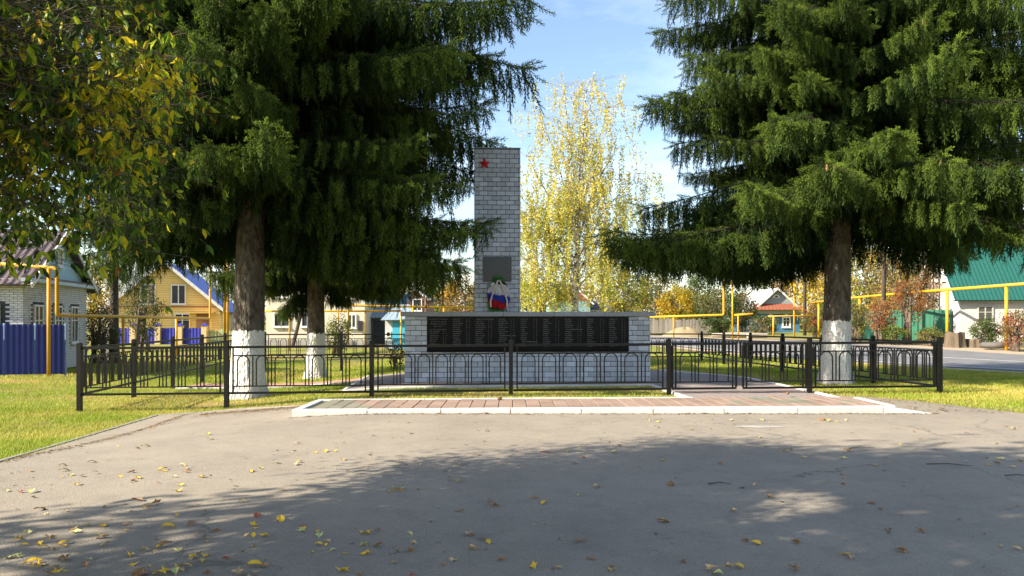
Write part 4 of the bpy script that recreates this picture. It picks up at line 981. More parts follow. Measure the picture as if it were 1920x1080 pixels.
def spruce(label, x, y, H, r0, zwhite, zlow, rfun, seed, lean=(0, 0), dens=5.0, zhi=10.4, cones=0, whorl=.42, sc_z=None, low_only=False, extra=()):
    rng = np.random.default_rng(seed); g = gz(x, y); root = empty('spruce_tree', (x, y, g)); tag(root, label, 'tree', 'spruce trees')
    V = []; n = 22; zs = [-.15, 0, .1, .25, .5, .9, 1.4, 2.2, 3.2, 4.5, 6.5, 9, 12, 16, H*.85, H]; zs = [z for z in zs if z <= H]
    ax = lambda z: (lean[0]*min(z, 6)/6 , lean[1]*min(z, 6)/6)
    bmp = [rng.uniform(0, 6.28) for _ in range(4)]
    for z in zs:
        r = r0 * (1 - max(0, z)/H)**.85 + .012; fl = math.exp(-max(0, z)*2.6)
        for i in range(n):
            a = 2*math.pi*i/n; k = r*(1 + .32*fl*(1 + .5*math.sin(5*a+bmp[0])) + .03*math.sin(3*a+bmp[1]+z) + .015*math.sin(9*a+z*3)); V.append((ax(z)[0] + k*math.cos(a), ax(z)[1] + k*math.sin(a), z))
    MB().add(V, [(k*n+i, k*n+(i+1)%n, k*n+n+(i+1)%n, k*n+n+i) for k in range(len(zs)-1) for i in range(n)]).build('trunk', trunk_mat('spruce_bark', zwhite), root, smooth=True)
    z = zlow; a0 = rng.uniform(0, 6); cl = []
    while z < H - .6:
        hi = z < zhi and not low_only; k = int(round(dens if hi else dens*.8)); step = whorl if hi else whorl*1.7
        for i in range(k):
            a = a0 + 2*math.pi*i/k + rng.normal()*.22; zz = z + rng.normal()*.12; L_ = rfun(zz, a) * rng.uniform(.82, 1.08)
            if L_ < .3: continue
            me, wd, main = (BR_HI[rng.integers(0, 8)] if hi else BR_LO[rng.integers(0, 3)])
            s = L_/5.0; pit = R(-7) * max(0, 1 - (zz - zlow)/4) + R(24) * sm(8, H, zz) + rng.normal()*.05
            sz = s if s > .75 else .75*.5 + s*.5
            b = link('branch', me, root, (ax(zz)[0], ax(zz)[1], zz), (rng.normal()*.08, -pit, a), (s, s*rng.uniform(.9, 1.1), sz))
            link('bough', wd, b)
            if hi: cl.append((b, main))
        a0 += 2.4; z += step * rng.uniform(.85, 1.15)
    for (zz, a, L_) in extra:
        me, wd, main = BR_HI[rng.integers(0, 8)]; s = L_/5.0
        b = link('branch', me, root, (ax(zz)[0], ax(zz)[1], zz), (rng.normal()*.06, R(5), a), (s, s, s*.9)); link('bough', wd, b); cl.append((b, main))
    if cones:
        rng.shuffle(cl); m = 0
        for b, main in cl:
            if m >= cones: break
            M = Matrix.LocRotScale(b.location, b.rotation_euler, b.scale)
            for _ in range(rng.integers(1, 4)):
                s = rng.uniform(.78, .98); q = M @ Vector(main(s)); wp_ = q + Vector((x, y, g))
                if wp_.y > y - 1.0 or q.z > 10: break
                link('cone', CONE_ME, root, q + Vector((rng.normal()*.12, -.1 + rng.normal()*.1, -.06)), (rng.normal()*.15, rng.normal()*.15, 0), (1.25,)*3); m += 1
    return root
def rA(z, a):
    right = max(0, math.cos(a))**2; reach = float(np.interp(z, [4, 5, 6, 7, 9, 11], [4.9, 5.3, 5.7, 6.1, 6.7, 6.9]))
    if 5.6 < z < 7.4: reach = min(reach, 5.25)
    base = 4.5*(1-right) + reach*right
    if math.sin(a) < -.3 and z < 5.5: return 0
    if math.cos(a) < -.1 and z < 4.5: return 0
    return base * min(1, .85 + max(0, z-4.2)*.2) * (1 if z < 10 else max(0, (25-z)/15))
def rD(z, a):
    base = (float(np.interp(z, [4.5, 5.3, 6.5, 10], [5.9, 5.5, 4.6, 4.5])) if math.cos(a) < -.2 else 5.3 + (.9 if math.cos(a) > .4 else 0) - .09*(z-4))
    if math.sin(a) < -.2: base *= .86
    if math.sin(a) < -.45 and z < 4.9: return 0
    if math.cos(a) > .2 and z < 4.8: return 0
    return base * (1 if z < 10 else max(0, (23-z)/13))
def rB(z, a):
    if math.sin(a) < -.3 and z < 4.1: return 0
    return 3.9 * (1 if z < 9 else max(0, (21-z)/12)) * min(1, .6 + max(0, z-2.8)*.25)
def rC(z, a): return 2.2 * max(0, (17-z)/13)**.8
AX, AY = XP(464, 17.9), 17.9
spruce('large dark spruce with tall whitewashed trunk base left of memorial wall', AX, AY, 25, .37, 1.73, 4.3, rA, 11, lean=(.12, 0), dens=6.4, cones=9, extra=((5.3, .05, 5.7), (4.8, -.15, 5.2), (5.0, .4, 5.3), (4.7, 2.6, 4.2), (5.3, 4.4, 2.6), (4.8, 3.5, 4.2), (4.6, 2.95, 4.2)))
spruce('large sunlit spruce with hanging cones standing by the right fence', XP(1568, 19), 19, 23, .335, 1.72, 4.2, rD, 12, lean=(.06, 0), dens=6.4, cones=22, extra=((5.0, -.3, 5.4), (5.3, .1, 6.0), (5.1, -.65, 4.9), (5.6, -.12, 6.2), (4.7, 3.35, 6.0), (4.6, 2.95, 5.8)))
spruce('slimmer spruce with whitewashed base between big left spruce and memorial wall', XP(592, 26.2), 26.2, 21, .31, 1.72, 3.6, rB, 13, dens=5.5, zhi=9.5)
spruce('thin distant spruce with dark trunk beside concrete post on the left', XP(214, 33.5), 33.5, 15, .2, -1, 4.0, rC, 14, dens=3.2, zhi=9, low_only=True)
for sp in [o for o in bpy.data.objects if o.name.startswith('spruce_tree')]:
    del sp['group']

# ------------------------------------------------------------------ broadleaved trees
def leaf_quads(Cn, size, rng, col, droop=.3, asp=.62):
    n = len(Cn); d = rng.normal(size=(n, 3)); d[:, 2] -= droop*1.5; d /= np.linalg.norm(d, axis=1, keepdims=True)
    r = rng.normal(size=(n, 3)); s = np.cross(d, r); s /= np.linalg.norm(s, axis=1, keepdims=True); l = (size * rng.uniform(.7, 1.3, n))[:, None]
    V = np.stack([Cn - d*l*.5, Cn + s*l*asp*.5, Cn + d*l*.5, Cn - s*l*asp*.5], 1).reshape(-1, 3)
    return V, np.arange(4*n).reshape(-1, 4), np.repeat(col, 4, 0)
def palette(cols_, n, rng, clump):
    c = np.array(cols_)[clump % len(cols_)]; c2 = np.array(cols_)[rng.integers(0, len(cols_), n)]; k = rng.uniform(0, .55, (n, 1)); return (c*(1-k) + c2*k) * rng.uniform(.75, 1.25, (n, 1))
def broadleaf(name, label, px, Y, top, rw, cols_, nleaf, size, seed, zlow=None, trunk_r=.12, trunkm=None, cat='tree', stems=1, nclump=60, shape=1.0, tz=None):
    rng = np.random.default_rng(seed); x = XP(px, Y); g = gz(x, Y) if Y < 60 else .1; H = CAMZ - (top-600)/F*Y - g; zlow = H*.25 if zlow is None else zlow
    root = empty(name, (x, Y, g)); tag(root, label, cat); wood = MB(); cen = []
    hh = (H - zlow)/2; cz = zlow + hh
    for i in range(nclump):
        v = rng.normal(size=3); v /= np.linalg.norm(v); v *= rng.uniform(.35, 1)**.5; cen.append((v[0]*rw*.86*(1 - .25*shape*max(0, v[2])), v[1]*rw*.86, cz + v[2]*hh*.9))
    cen = np.array(cen)
    for s in range(stems):
        b = np.array([rng.normal()*.18*(stems > 1), rng.normal()*.18*(stems > 1), 0]); t = np.array([rng.normal()*rw*.2, rng.normal()*rw*.2, zlow + hh*1.2]); 
        wood.tube([b - [0, 0, .2], (b+t)/2 + rng.normal(size=3)*.05, t], [trunk_r, trunk_r*.75, trunk_r*.3], 7)
        for i in rng.choice(nclump, min(nclump, 22//stems + 3), replace=False):
            q = rng.uniform(.35, .9); st_ = b + (t-b)*q
            if cen[i][2] < st_[2] - hh*.3: st_ = b + (t-b)*q*.4
            wood.tube([st_, (st_+cen[i])/2 + np.array([0, 0, .1*hh]), cen[i]], [trunk_r*.35, trunk_r*.22, trunk_r*.07], 4, cap=False)
    wood.build('trunk', trunkm or BARK, root, smooth=True)
    cl = rng.integers(0, nclump, nleaf); Cn = cen[cl] + rng.normal(size=(nleaf, 3)) * np.array([rw, rw, hh]) * .13
    Cn[:, 2] = np.maximum(Cn[:, 2], .08)
    V, Fq, C = leaf_quads(Cn, size, rng, palette(cols_, nleaf, rng, cl))
    link('crown', npmesh('crown', V, Fq, LEAF, C), root); return root
GRN, DGR, OLV, YGR, YEL_, GOLD, ORG, TAN, RED, RUS = (.06, .11, .022), (.03, .06, .018), (.10, .11, .03), (.20, .22, .03), (.48, .34, .02), (.42, .26, .025), (.28, .14, .035), (.26, .18, .08), (.28, .075, .035), (.22, .10, .045)
B = broadleaf
B('tree', 'green leafy tree behind red brick house', 826, 84, 512, 3.0, [GRN, OLV, DGR, YGR], 4200, .26, 101, .6)
B('tree', 'round orange brown tree directly left of the pillar', 868, 78, 506, 2.9, [ORG, TAN, GOLD, OLV], 4600, .24, 102, .6)
B('tree', 'golden tree behind roof of the white brick house', 172, 62, 478, 2.6, [GOLD, YEL_, YGR], 3000, .22, 103, .8)
B('tree', 'yellow green tree right of the birch, beyond wall end', 1175, 72, 492, 2.6, [YGR, OLV, YEL_, GRN], 4200, .23, 104, .4)
B('tree', 'grey green half bare tree behind grey plank fence', 1232, 86, 494, 3.2, [OLV, GRN, TAN], 3600, .24, 105, .5, nclump=45)
B('shrub', 'bright yellow shrub rising over the grey plank fence', 1268, 83, 532, 2.6, [YEL_, YGR, YEL_, GOLD], 4200, .22, 106, .5, cat='shrub')
B('tree', 'dark green tree behind bright yellow shrub', 1312, 92, 512, 3.4, [GRN, DGR, OLV], 4600, .25, 107, .3)
B('shrub', 'olive bush around the yellow pipe portal', 1350, 76, 532, 2.6, [OLV, GRN, TAN, DGR], 4200, .2, 108, .2, cat='shrub', stems=3)
B('shrub', 'dark green bush left of old wooden house', 1394, 80, 545, 2.2, [DGR, GRN, RUS, OLV], 3600, .19, 109, .2, cat='shrub', stems=3)
B('shrub', 'low round green bush at end of grey plank fence', 1345, 66, 588, 1.3, [GRN, DGR, OLV], 2600, .14, 110, .05, cat='shrub', stems=4)
B('shrub', 'low mixed bush in front of old wooden house', 1428, 66, 590, 1.6, [OLV, GRN, TAN], 2600, .14, 111, .05, cat='shrub', stems=4)
B('tree', 'vivid yellow tree between wooden house and right spruce trunk', 1542, 84, 430, 3.6, [YEL_, GOLD, YEL_, YGR], 6000, .27, 112, .6)
B('tree', 'yellow brown tree just right of the right spruce trunk', 1622, 74, 432, 3.0, [GOLD, TAN, YGR, OLV], 4600, .23, 113, .5)
B('tree', 'thin brown leaved tree before green fence', 1690, 58, 452, 2.3, [TAN, RUS, OLV, GOLD], 3400, .17, 114, .7, nclump=50)
B('tree', 'tan leaved tree beside gable of green roofed house', 1742, 50, 475, 1.9, [TAN, OLV, RUS], 2800, .15, 115, 1.2, nclump=50)
B('shrub', 'green and tan bush next to right spruce trunk', 1604, 50, 560, 1.0, [GRN, OLV, TAN, YGR], 2200, .11, 116, .1, cat='shrub', stems=4)
B('shrub', 'orange red bush with pale stems before green fence', 1652, 45.5, 556, .95, [RUS, ORG, RED, TAN], 2200, .11, 117, .6, cat='shrub', stems=4)
B('shrub', 'tall rusty red shrub under the long yellow pipe', 1703, 45.5, 520, 1.05, [RED, RUS, ORG, OLV], 2400, .11, 118, 1.1, cat='shrub', stems=3)
B('shrub', 'low yellow green flower bush left of large stump', 1745, 43.5, 612, .95, [OLV, YGR, GRN, TAN], 2200, .09, 119, .05, cat='shrub', stems=5)
B('shrub', 'straggly orange leaved bush right of old wooden house', 1527, 64, 565, 1.0, [ORG, RED, GRN, OLV], 2200, .13, 125, .1, cat='shrub', stems=4)
B('shrub', 'green bush growing behind the old tyre', 1850, 42.5, 590, .95, [GRN, OLV, GRN], 2400, .09, 120, .05, cat='shrub', stems=5)
B('shrub', 'red and green bush at right edge near the tyre', 1907, 38.5, 578, .95, [RED, ORG, GRN, RUS], 2600, .09, 121, .1, cat='shrub', stems=5)
B('shrub', 'bushy green shrub in front of yellow house', 268, 40, 525, 1.15, [OLV, DGR, TAN, GRN], 2800, .1, 122, .5, cat='shrub', stems=3)
B('shrub', 'dark shrub with red berries beside white brick house', 184, 33, 560, 1.05, [DGR, GRN, RUS, DGR], 3000, .085, 123, .1, cat='shrub', stems=4)
B('shrub', 'yellow green shrub before the plaster house', 634, 39.5, 588, .8, [YGR, OLV, GRN], 2000, .09, 124, .1, cat='shrub', stems=4)
B('shrub', 'small dark red plant at the left end of memorial wall', 742, 28.5, 641, .45, [RUS, DGR, RED], 420, .08, 126, .03, cat='shrub', stems=5, trunk_r=.02)
B('tree', 'tall green tree behind the dark utility pole', 1664, 80, 428, 3.2, [GRN, OLV, YGR, DGR], 5200, .24, 131, .5)
B('tree', 'olive tree rising behind green fence and thin brown tree', 1722, 66, 468, 2.6, [OLV, YGR, GRN, TAN], 4600, .2, 132, .4)
B('shrub', 'dense green bush left of right spruce trunk', 1556, 66, 556, 1.5, [GRN, YGR, OLV], 3000, .14, 133, .1, cat='shrub', stems=4)
B('shrub', 'low green weeds at foot of the green fence', 1676, 44.6, 606, .9, [GRN, YGR, OLV], 2200, .09, 134, .03, cat='shrub', stems=6, trunk_r=.03)
fw = [(-60, 120, 470, 5), (90, 130, 480, 5), (330, 120, 500, 5), (460, 118, 515, 5), (560, 125, 505, 5), (700, 122, 520, 5), (790, 130, 530, 5), (930, 125, 520, 5), (985, 120, 532, 4.5), (1060, 130, 525, 5), (1130, 126, 520, 5), (1210, 130, 525, 5), (1290, 125, 535, 5), (1440, 128, 520, 5), (1490, 120, 500, 4.5), (1590, 118, 470, 5), (1680, 120, 490, 5), (1780, 115, 480, 5), (1900, 112, 500, 5), (2010, 115, 480, 5)]
rng = np.random.default_rng(9); Vs, Fs, Cs, n0 = [], [], [], 0
for (px, Y, top, rw) in fw:
    H = CAMZ - (top-600)/F*Y; k = 2600; pal = [[GRN, OLV, TAN], [YGR, GOLD, OLV], [TAN, ORG, OLV], [GRN, DGR, OLV]][rng.integers(0, 4)]
    cen = rng.normal(size=(40, 3)); cen /= np.linalg.norm(cen, axis=1, keepdims=True); cen *= rng.uniform(.3, 1, (40, 1))**.4; cen = cen*np.array([rw, rw*.7, H*.5]) + np.array([XP(px, Y), Y, H*.5])
    cl = rng.integers(0, 40, k); Cn = cen[cl] + rng.normal(size=(k, 3))*.65; Cn[:, 2] = np.clip(Cn[:, 2], .1, None)
    V, Fq, C = leaf_quads(Cn, .42, rng, palette(pal, k, rng, cl)); Vs.append(V); Fs.append(Fq + n0); Cs.append(C); n0 += len(V)
tag(link('far_wood', npmesh('far_wood', np.concatenate(Vs), np.concatenate(Fs), LEAF, np.concatenate(Cs))), 'distant autumn woodland closing the view behind the houses', 'woodland', kind='stuff')

# birch with hanging yellow twigs
def birch():
    rng = np.random.default_rng(77); Y = 45.0; x = XP(1076, Y); root = empty('birch_tree', (x, Y, gz(x, Y))); tag(root, 'tall weeping birch with white trunk and yellow leaves behind memorial wall', 'tree')
    bark = mat('birch_bark', (.72, .70, .66), .8, (.04, .035, .03), 3.2, .86, .3, 30, stretch=(1.2, 1.2, 2.2)); twig = mat('birch_twigs', (.30, .24, .19), .9)
    H = 16.2; tr = MB(); lim = []
    main = [np.array(q) for q in ((0, 0, -.2), (.05, 0, 2), (.12, .05, 4.2), (.25, 0, 6.5), (.2, .1, 9), (.5, 0, 12), (.75, .1, 15.3))]
    def curve(pts, n):
        P_ = np.array(pts); t = np.linspace(0, len(P_)-1, n); i = np.minimum(t.astype(int), len(P_)-2); f = (t - i)[:, None]; f = f*f*(3-2*f)*.5 + f*.5; return P_[i]*(1-f) + P_[i+1]*f
    mc = curve(main, 16); tr.tube(mc, np.linspace(.27, .03, 16), 9)
    tips = []
    sec = MB()
    def limb(b, e, r):
        mid = (b + e)/2 + np.array([0, 0, .06*np.linalg.norm(e-b)]) + rng.normal(size=3)*.15
        pts = curve([b, mid, e], 7); tr.tube(pts, np.linspace(r, r*.2, 7), 6, cap=False); return pts
    ends = [(-3.5, .5, 8.4), (-2.9, -.8, 11.2), (3.4, .2, 8.8), (2.7, .8, 12), (-1.9, .3, 13.8), (2.1, -.3, 14.2), (-3.4, -.3, 5.6), (3.2, -.5, 6.0), (.6, 1.8, 10), (-.4, -2.0, 9.4), (-1.9, 1.4, 6.9), (1.6, -1.7, 7.2), (3.9, 0, 10.3), (-3.7, .6, 9.6), (-.6, .2, 15.6), (1.2, 0, 15.9), (-2.6, -1.2, 4.4), (.9, 1.2, 13)]
    for e in ends:
        e = np.array(e); hb = max(2.0, e[2]*.55 - .4); k = np.argmin(np.abs(mc[:, 2] - hb)); tips.append(limb(mc[k], e, .10 - .004*hb))
    tips.append(mc[9:])
    T = []; Cn = []; cc = []
    for pts in tips:
        for _ in range(60 if pts is not tips[-1] else 60):
            q = pts[rng.integers(2, len(pts))] ; d = rng.normal(size=3)*np.array([1.05, 1.05, .35]); d[2] = abs(d[2])*.7; e = q + d
            sec.tube([q, q + d*.6 + [0, 0, .1], e], [.008, .006, .004], 3, cap=False)
            ln = rng.uniform(.7, 2.6) * (1.2 if e[2] < 10 else .75); k = int(ln*(36 if e[2] < 11 else 26)); sway = rng.normal(size=2)*.18
            en = e + np.array([sway[0]*ln, sway[1]*ln, -ln]); en[2] = max(en[2], 1.0); sec.tube([e, (e+en)/2, en], [.004, .003, .002], 3, cap=False)
            t = rng.random(k)[:, None]; Cn.append(e + (en - e)*t + rng.normal(size=(k, 3))*.065)
            hue = np.clip(rng.normal(.45, .3) + .035*(e[2]-7), 0, 1); base = np.array((.30, .34, .05))*(1-hue) + np.array((.60, .48, .09))*hue
            cc.append(base * rng.uniform(.75, 1.25, (k, 1)))
    tr.build('trunk', bark, root, smooth=True); sec.build('twigs', twig, root)
    Cn = np.concatenate(Cn); cc = np.concatenate(cc); ok = ~((np.abs(Cn[:, 0] - .15) < .5) & (Cn[:, 1] < .2) & (Cn[:, 2] < 7.5) & (rng.random(len(Cn)) < .85)); Cn = Cn[ok]; cc = cc[ok]
    V, Fq, C = leaf_quads(Cn, .12, rng, cc, .5); link('crown', npmesh('crown', V, Fq, LEAF, C), root)
birch()

# ------------------------------------------------------------------ ash-leaved maple overhanging from the left
def maple():
    rng = np.random.default_rng(5); bx, by = -7.3, 2.0; root = empty('maple_tree', (bx, by, gz(bx, by))); tag(root, 'maple with green and yellow leaves overhanging the upper left corner', 'tree')
    O_ = np.array([bx, by, gz(bx, by)]); wood = MB(); wood.tube([(0, 0, -.2), (.1, .1, 1.5), (.0, .2, 3.2), (.1, .1, 6.0), (0, 0, 8.6)], [.3, .25, .2, .12, .03], 10)
    lv, lf = [(0, 0, 0), (.17, .05, .30), (.13, .07, .68), (0, -.16, 1.0), (-.13, .07, .68), (-.17, .05, .30), (0, -.03, .34), (0, -.05, .72)], [(0, 1, 6), (1, 2, 7, 6), (2, 3, 7), (0, 6, 5), (6, 7, 4, 5), (7, 3, 4)]
    # leaf blade: pointed, folded along the midrib, hangs along -Z when placed
    def cmat(nm, c): 
        m = leafmat('maple_' + nm, .55, .5, .18); t = m.node_tree
        at = [q for q in t.nodes if q.type == 'ATTRIBUTE'][0]; hs = [q for q in t.nodes if q.type == 'HUE_SAT'][0]
        for l in list(t.links):
            if l.to_socket == hs.inputs['Color']: t.links.remove(l)
        g = t.nodes.new('ShaderNodeNewGeometry'); no = t.nodes.new('ShaderNodeTexNoise'); no.inputs['Scale'].default_value = 30; t.links.new(g.outputs['Position'], no.inputs[0])
        r = t.nodes.new('ShaderNodeValToRGB'); r.color_ramp.elements[0].position = .35; r.color_ramp.elements[0].color = (*[q*.75 for q in c], 1); r.color_ramp.elements[1].position = .7; r.color_ramp.elements[1].color = (*c, 1)
        t.links.new(no.outputs[0], r.inputs[0]); t.links.new(r.outputs[0], hs.inputs['Color']); return m
    COLS = {'yellow': (.88, .70, .03), 'lime': (.42, .50, .03), 'green': (.125, .22, .022), 'dark': (.045, .095, .018), 'brown': (.30, .15, .03)}
    MT = {k: cmat(k, c) for k, c in COLS.items()}; names = list(COLS)
    LM = {}
    for k in names:
        m = MB(); m.v = [(a, b, -c) for a, b, c in lv]; m.f = lf; LM[k] = m.mesh('leaf', MT[k])
    twigs = []
    def tw(px, py, Y, hue): twigs.append((np.array(P(px, py, Y)), hue))
    for _ in range(330):
        Y = rng.uniform(5.2, 7.3); py = rng.uniform(-160, 425); edge = np.interp(py, [-160, 0, 100, 200, 260, 330, 400, 455], [290, 270, 290, 310, 285, 260, 265, 200]); px = rng.uniform(-90, edge)
        hue = 1 if (130 < px and 70 < py < 330 and rng.random() < .85) else (0.55 if rng.random() < .2 + .3*(px > 180) else 0)
        if hue == 1: Y = rng.uniform(4.3, 5.1)
        tw(px, py, Y, hue)
    for q in ((372, 205, 5.0, 1), (345, 180, 5.3, 1), (340, 120, 5.6, 1), (300, 250, 5.0, 1), (345, 330, 5.6, .6), (315, 445, 5.2, .6), (205, 470, 4.6, .6), (108, 455, 4.3, 0), (25, 480, 4.0, 0), (60, 470, 4.2, 0), (285, 395, 5.2, .6), (240, 440, 5.0, .6)): tw(*q)
    leaves = []; svv = np.array(SV); gq = [np.array(q) for q in (P(200, 150, 4.6), P(260, 160, 4.7), P(320, 180, 4.8), P(240, 230, 4.7))]
    for e, hue in twigs:
        st_ = np.array([bx + rng.normal()*.3, by + rng.normal()*.3, max(2.6, e[2] + rng.uniform(-.6, 1.0))]); d = e - st_; m1 = st_ + d*.4 + np.array([0, 0, .35]); m2 = st_ + d*.75 + np.array([0, 0, .25])
        wood.tube([st_-O_, m1-O_, m2-O_, e-O_], [.012, .008, .005, .0016], 5, cap=False)
        seg = [(st_+d*.4+[0,0,.35]), m2, e]
        for _ in range(66):
            t = rng.uniform(.62 if hue == 1 else .3, 1.03); p = (seg[0]*(1-2*t) + seg[1]*2*t) if t < .5 else (seg[1]*(2-2*t) + seg[2]*(2*t-1)); p = p + rng.normal(size=3)*np.array([.17, .17, .12]); ax = rng.normal(size=3); ax[2] = 0
            q = p + ax*.1 + np.array([0, 0, -.04]); wood.tube([p-O_, q-O_], [.0022, .0016], 3, cap=False)
            if any((q - g_) @ svv > .45 and np.linalg.norm((q - g_) - ((q - g_) @ svv)*svv) < .45 for g_ in gq) and rng.random() < .6: continue
            for k in range(rng.integers(2, 4)):
                dd = np.array([0, 0, -1.0]) + ax*rng.uniform(.2, .7) + rng.normal(size=3)*.38; l = rng.uniform(.05, .095)
                lx = 960 + F*q[0]/q[1]; ly = 600 - F*(q[2]-CAMZ)/q[1]; yel = math.exp(-((lx-265)/95)**2 - ((ly-175)/85)**2) + .25*math.sin(lx*.031)*math.sin(ly*.027)
                hue = 1 if rng.random() < yel*1.15 else (.5 if rng.random() < .12 + .3*(lx > 170) else 0)
                if hue == 1: c = rng.choice(names, p=[.58, .29, .08, .03, .02])
                elif hue > 0: c = rng.choice(names, p=[.16, .44, .30, .07, .03])
                else: c = rng.choice(names, p=[.05, .16, .45, .32, .02])
                leaves.append((q, dd, l, c))
    # leaves closest to the view are single leaves, the rest one part
    pos = np.array([l[0] for l in leaves]); px = 960 + F*pos[:, 0]/pos[:, 1]; py = 600 - F*(pos[:, 2]-CAMZ)/pos[:, 1]; score = np.array([l[2] for l in leaves])/pos[:, 1] * ((px > 0) & (py > 0) & (pos[:, 1] > 3))
    order = np.argsort(-score); single = set(order[:300].tolist()); bulk = {k: [] for k in names}
    crown = empty('crown'); crown.parent = root
    for i, (q, dd, l, c) in enumerate(leaves):
        if i in single:
            M = frames(dd[None], np.array([rng.uniform(0, 6.28)]))[0]; o = link('leaf', LM[c], crown); o.matrix_local = Matrix.Translation(Vector(q - O_)) @ Matrix(M.tolist()).to_4x4() @ Matrix.Scale(l, 4)
        else: bulk[c].append((q - O_, dd, l))
    # the rest of the crown, outside the picture, whose shade falls on the asphalt
    n = 30000; v = rng.normal(size=(260, 3)); v /= np.linalg.norm(v, axis=1, keepdims=True); v *= rng.uniform(.2, 1, (260, 1))**.4
    cen = v*np.array([7.7, 4.2, 4.1]) + np.array([bx+1.4, by-1.6, 7.1]); ccl = rng.integers(0, 260, n); Cn = cen[ccl] + rng.normal(size=(n, 3))*.42
    pxx = 960 + F*Cn[:, 0]/np.maximum(Cn[:, 1], .3); keep = (Cn[:, 1] < .6) | (pxx < -120) 
    pyy = 600 - F*(Cn[:, 2]-CAMZ)/np.maximum(Cn[:, 1], .3); keep |= (pyy < -160) & (Cn[:, 1] > .6)
    sv = np.array(SV)
    for q in (P(200, 150, 4.6), P(260, 160, 4.7), P(240, 230, 4.7)):     # a gap in the crown lets the sun on to the yellow twigs
        dq = Cn - np.array(q); al = dq @ sv; keep &= ~((al > 0) & (np.linalg.norm(dq - al[:, None]*sv, axis=1) < .6))
    for p in Cn[keep]:
        bulk[rng.choice(names, p=[.15, .25, .35, .22, .03])].append((p - O_, np.array([0, 0, -1.]) + rng.normal(size=3)*.6, rng.uniform(.2, .34)))
    for c in cen[::4]: wood.tube([np.array([0, 0, 3.5 + rng.random()*2]), (c - O_)*.6 + [0, 0, 1.2] + rng.normal(size=3)*.4, c - O_ + rng.normal(size=3)*.2], [.03, .018, .005], 4, cap=False)
    pv = np.array([(a, b, -c) for a, b, c in lv]); pf = np.array([(0, 1, 6), (1, 2, 7), (1, 7, 6), (2, 3, 7), (0, 6, 5), (6, 7, 4), (6, 4, 5), (7, 3, 4)])
    for k in names:
        if not bulk[k]: continue
        T = np.array([b[0] for b in bulk[k]]); D = np.array([b[1] for b in bulk[k]]); S = np.array([b[2] for b in bulk[k]]); M = frames(D, rng.uniform(0, 6.28, len(T)))*S[:, None, None]
        V, Fq, _ = scatter([(pv, pf, np.ones(len(pv)))], np.zeros(len(T), int), M, T, np.ones((len(T), 3))); o = link('foliage', npmesh('foliage', V, Fq, MT[k]), crown); o['kind'] = 'stuff'
    wood.build('trunk', BARK, root, smooth=True)
maple()

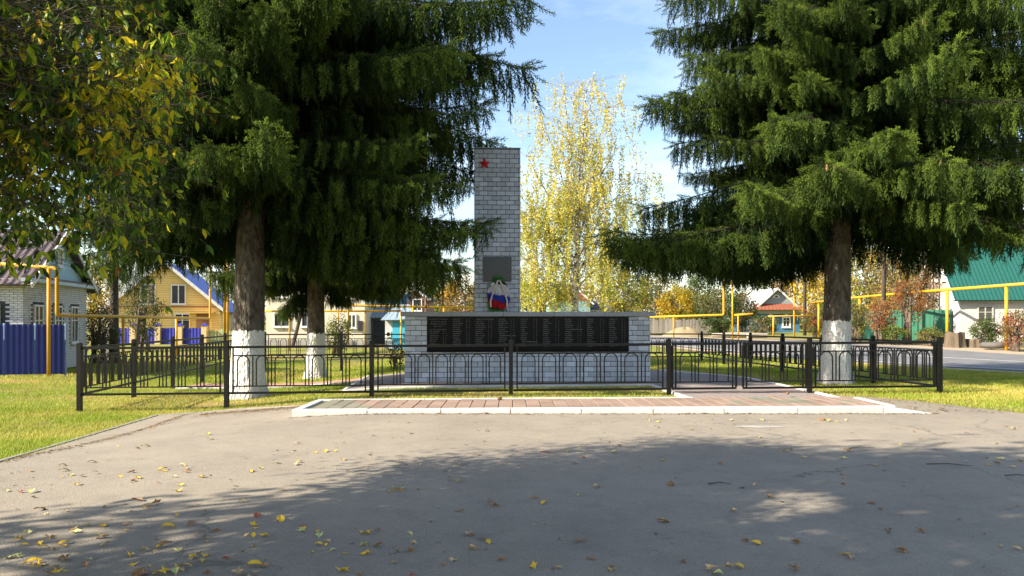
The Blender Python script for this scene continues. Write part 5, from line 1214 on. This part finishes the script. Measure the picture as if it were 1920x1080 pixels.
# ------------------------------------------------------------------ fallen leaves and cones on the asphalt
def litter():
    rng = np.random.default_rng(31)
    def leafm(kind, mt):
        m = MB(); k = rng.uniform(.5, 1.2)
        if kind == 0:      # pointed leaf, curled
            n = 6; 
            for i in range(n+1):
                t = i/n; w_ = .3*math.sin(math.pi*t**.8)*(1-.3*t); z = .16*k*math.sin(math.pi*t) + .06*t; m.v += [(t-.5, -w_, z + .10*k), (t-.5, 0, z), (t-.5, w_, z + .07)]
            for i in range(n): a = i*3; m.f += [(a, a+3, a+4, a+1), (a+1, a+4, a+5, a+2)]
        else:              # crumpled lobed leaf
            n = 10
            for i in range(n): a = 2*math.pi*i/n; r = .5*(1 if i % 2 == 0 else .45)*rng.uniform(.8, 1.1); m.v.append((r*math.cos(a), r*.75*math.sin(a), rng.uniform(0, .3)))
            m.v.append((0, 0, .08)); m.f = [(i, (i+1) % n, 10) for i in range(n)]
        return m.mesh('fallen_leaf', mt)
    LC = {'yellow': (.78, .50, .04), 'pale green': (.58, .56, .22), 'brown': (.34, .19, .09), 'tan': (.60, .42, .21), 'reddish': (.38, .12, .07)}
    M = {k: [leafm(j % 2, mat('fallen_' + k.replace(' ', '_'), c, .7, tuple(q*.65 for q in c), 8, .5)) for j in range(4)] for k, c in LC.items()}
    n = 0; last = None
    while n < 285:
        u = rng.random()
        if u < .05: px = rng.uniform(560, 1780); py = 789 + abs(rng.normal())*3
        elif u < .50: px = rng.gamma(2.0, 190); py = 1085 - abs(rng.normal())*95
        elif u < .85: px = rng.uniform(0, 1920); py = rng.uniform(860, 1085)
        else: px = rng.uniform(250, 1900); py = rng.uniform(790, 880)
        if last and rng.random() < .3: px = last[0] + rng.normal()*26; py = last[1] + rng.normal()*7
        if px > 1920 or py < 785: continue
        Y = 2240/(py-600); x = XP(px, Y)
        if x < -5.8 or not inpoly(np.array([x]), np.array([Y]), ASPH_POLY)[0] or Y > 12.4: continue
        last = (px, py); left = px < 700; k = rng.choice(list(LC), p=[.34, .16, .24, .22, .04] if left else [.16, .08, .42, .28, .06]); s = rng.uniform(.045, .115)
        o = link('fallen_leaf', M[k][rng.integers(0, 4)], None, (x, Y, gz(x, Y) + .018), (rng.normal()*.15, rng.normal()*.15, rng.uniform(0, 6.28)), (s, s, s))
        row = 'at the bottom edge of the picture' if py > 1030 else ('in the near shade' if py > 960 else ('at the shade edge' if py > 860 else ('on sunlit asphalt' if py > 800 else 'against the white kerb')))
        colm = ('far left', 'left', 'left of centre', 'right of centre', 'right', 'far right')[min(5, int(px/320))]
        size = 'tiny' if s < .065 else ('small' if s < .09 else 'large')
        shp = ('pointed', 'crumpled')[0 if o.data.name in [q.name for q in M[k][0::2]] else 1]
        tag(o, f'{size} {shp} {k} fallen leaf {row}, {colm}', 'leaf', f'{size} {shp} {k} leaves {row}, {colm}'); n += 1
    for i, (px, py, lb) in enumerate(((1260, 909, 'round brown cone alone on the middle right of the asphalt'), (1548, 787, 'dark cone on asphalt just before right end of white kerb'), (1478, 736, 'dark cone on the paving in front of the gate'), (1443, 744, 'small cone on the red paving left of gate cone'), (932, 747, 'brown cone on tiles before the middle fence post'))):
        zt = zplat(0, 0) + .03 if py < 760 else .03; Y = F*(CAMZ - zt)/(py-600); x = XP(px, Y); o = link('spruce_cone', CONE_ME, None, (x, Y, zt), (R(85), 0, i*1.3), (1.5, 1.5, .9)); tag(o, lb, 'cone', 'fallen cones')
    for i, (px, py, ln, a) in enumerate(((1615, 844, .35, .1), (1780, 876, .45, -.25), (1350, 912, .22, -.1), (1910, 897, .25, -.2))):
        Y = 2240/(py-600); x = XP(px, Y); m = MB().tube([(-ln/2, 0, 0), (0, .02, .01), (ln/2, 0, 0)], [.006, .005, .003], 5)
        tag(m.build('twig', DARKWOOD, loc=(x, Y, .026), rot=(0, 0, a)), ('thin dry twig lying on sunlit asphalt at right', 'long thin twig at the shade edge far right', 'short twig in shade at the middle right', 'thin twig at right picture edge')[i], 'twig')
litter()
def debris():
    rng = np.random.default_rng(41); pts = []
    for _ in range(2600): x = rng.uniform(-3.8, 7.2); pts.append((x, 12.62 - abs(rng.normal())*.05))
    for _ in range(2600): t = rng.random(); pts.append((-5.93 - .5*max(0, t-.5)*2 + abs(rng.normal())*.10, 5 + t*9.6))
    for _ in range(2500): pts.append((rng.uniform(-6, -3.8), 14.55 - abs(rng.normal())*.25))
    for _ in range(1800): pts.append((rng.uniform(6.6, 9), 14.9 - rng.random()*2.2))
    for _ in range(5200): pts.append((rng.uniform(-5.6, 9), rng.uniform(3.5, 12.3))) if rng.random() < .22 else None
    a = np.array(pts); n = len(a); z = np.array([gz(x, y) for x, y in a]) + .019; s = rng.gamma(2, .004, n) + .003; th = rng.uniform(0, 6.28, (n, 3)); V = np.zeros((n, 3, 3))
    for k in range(3): V[:, k, 0] = a[:, 0] + s*np.cos(th[:, 0] + k*2.1)*(1 if k else 1.9); V[:, k, 1] = a[:, 1] + s*np.sin(th[:, 0] + k*2.1)*(1 if k else 1.9); V[:, k, 2] = z + s*.5*np.abs(np.sin(th[:, k]))
    c = np.array(((.10, .07, .045), (.28, .17, .07), (.40, .26, .09), (.33, .31, .28)))[rng.integers(0, 4, n)]
    tag(link('debris', npmesh('debris', V.reshape(-1, 3), np.arange(3*n).reshape(-1, 3), BLADE, np.repeat(c, 3, 0))), 'fine needle litter, grit and leaf crumbs along kerbs and over the asphalt', 'litter', kind='stuff')
debris()
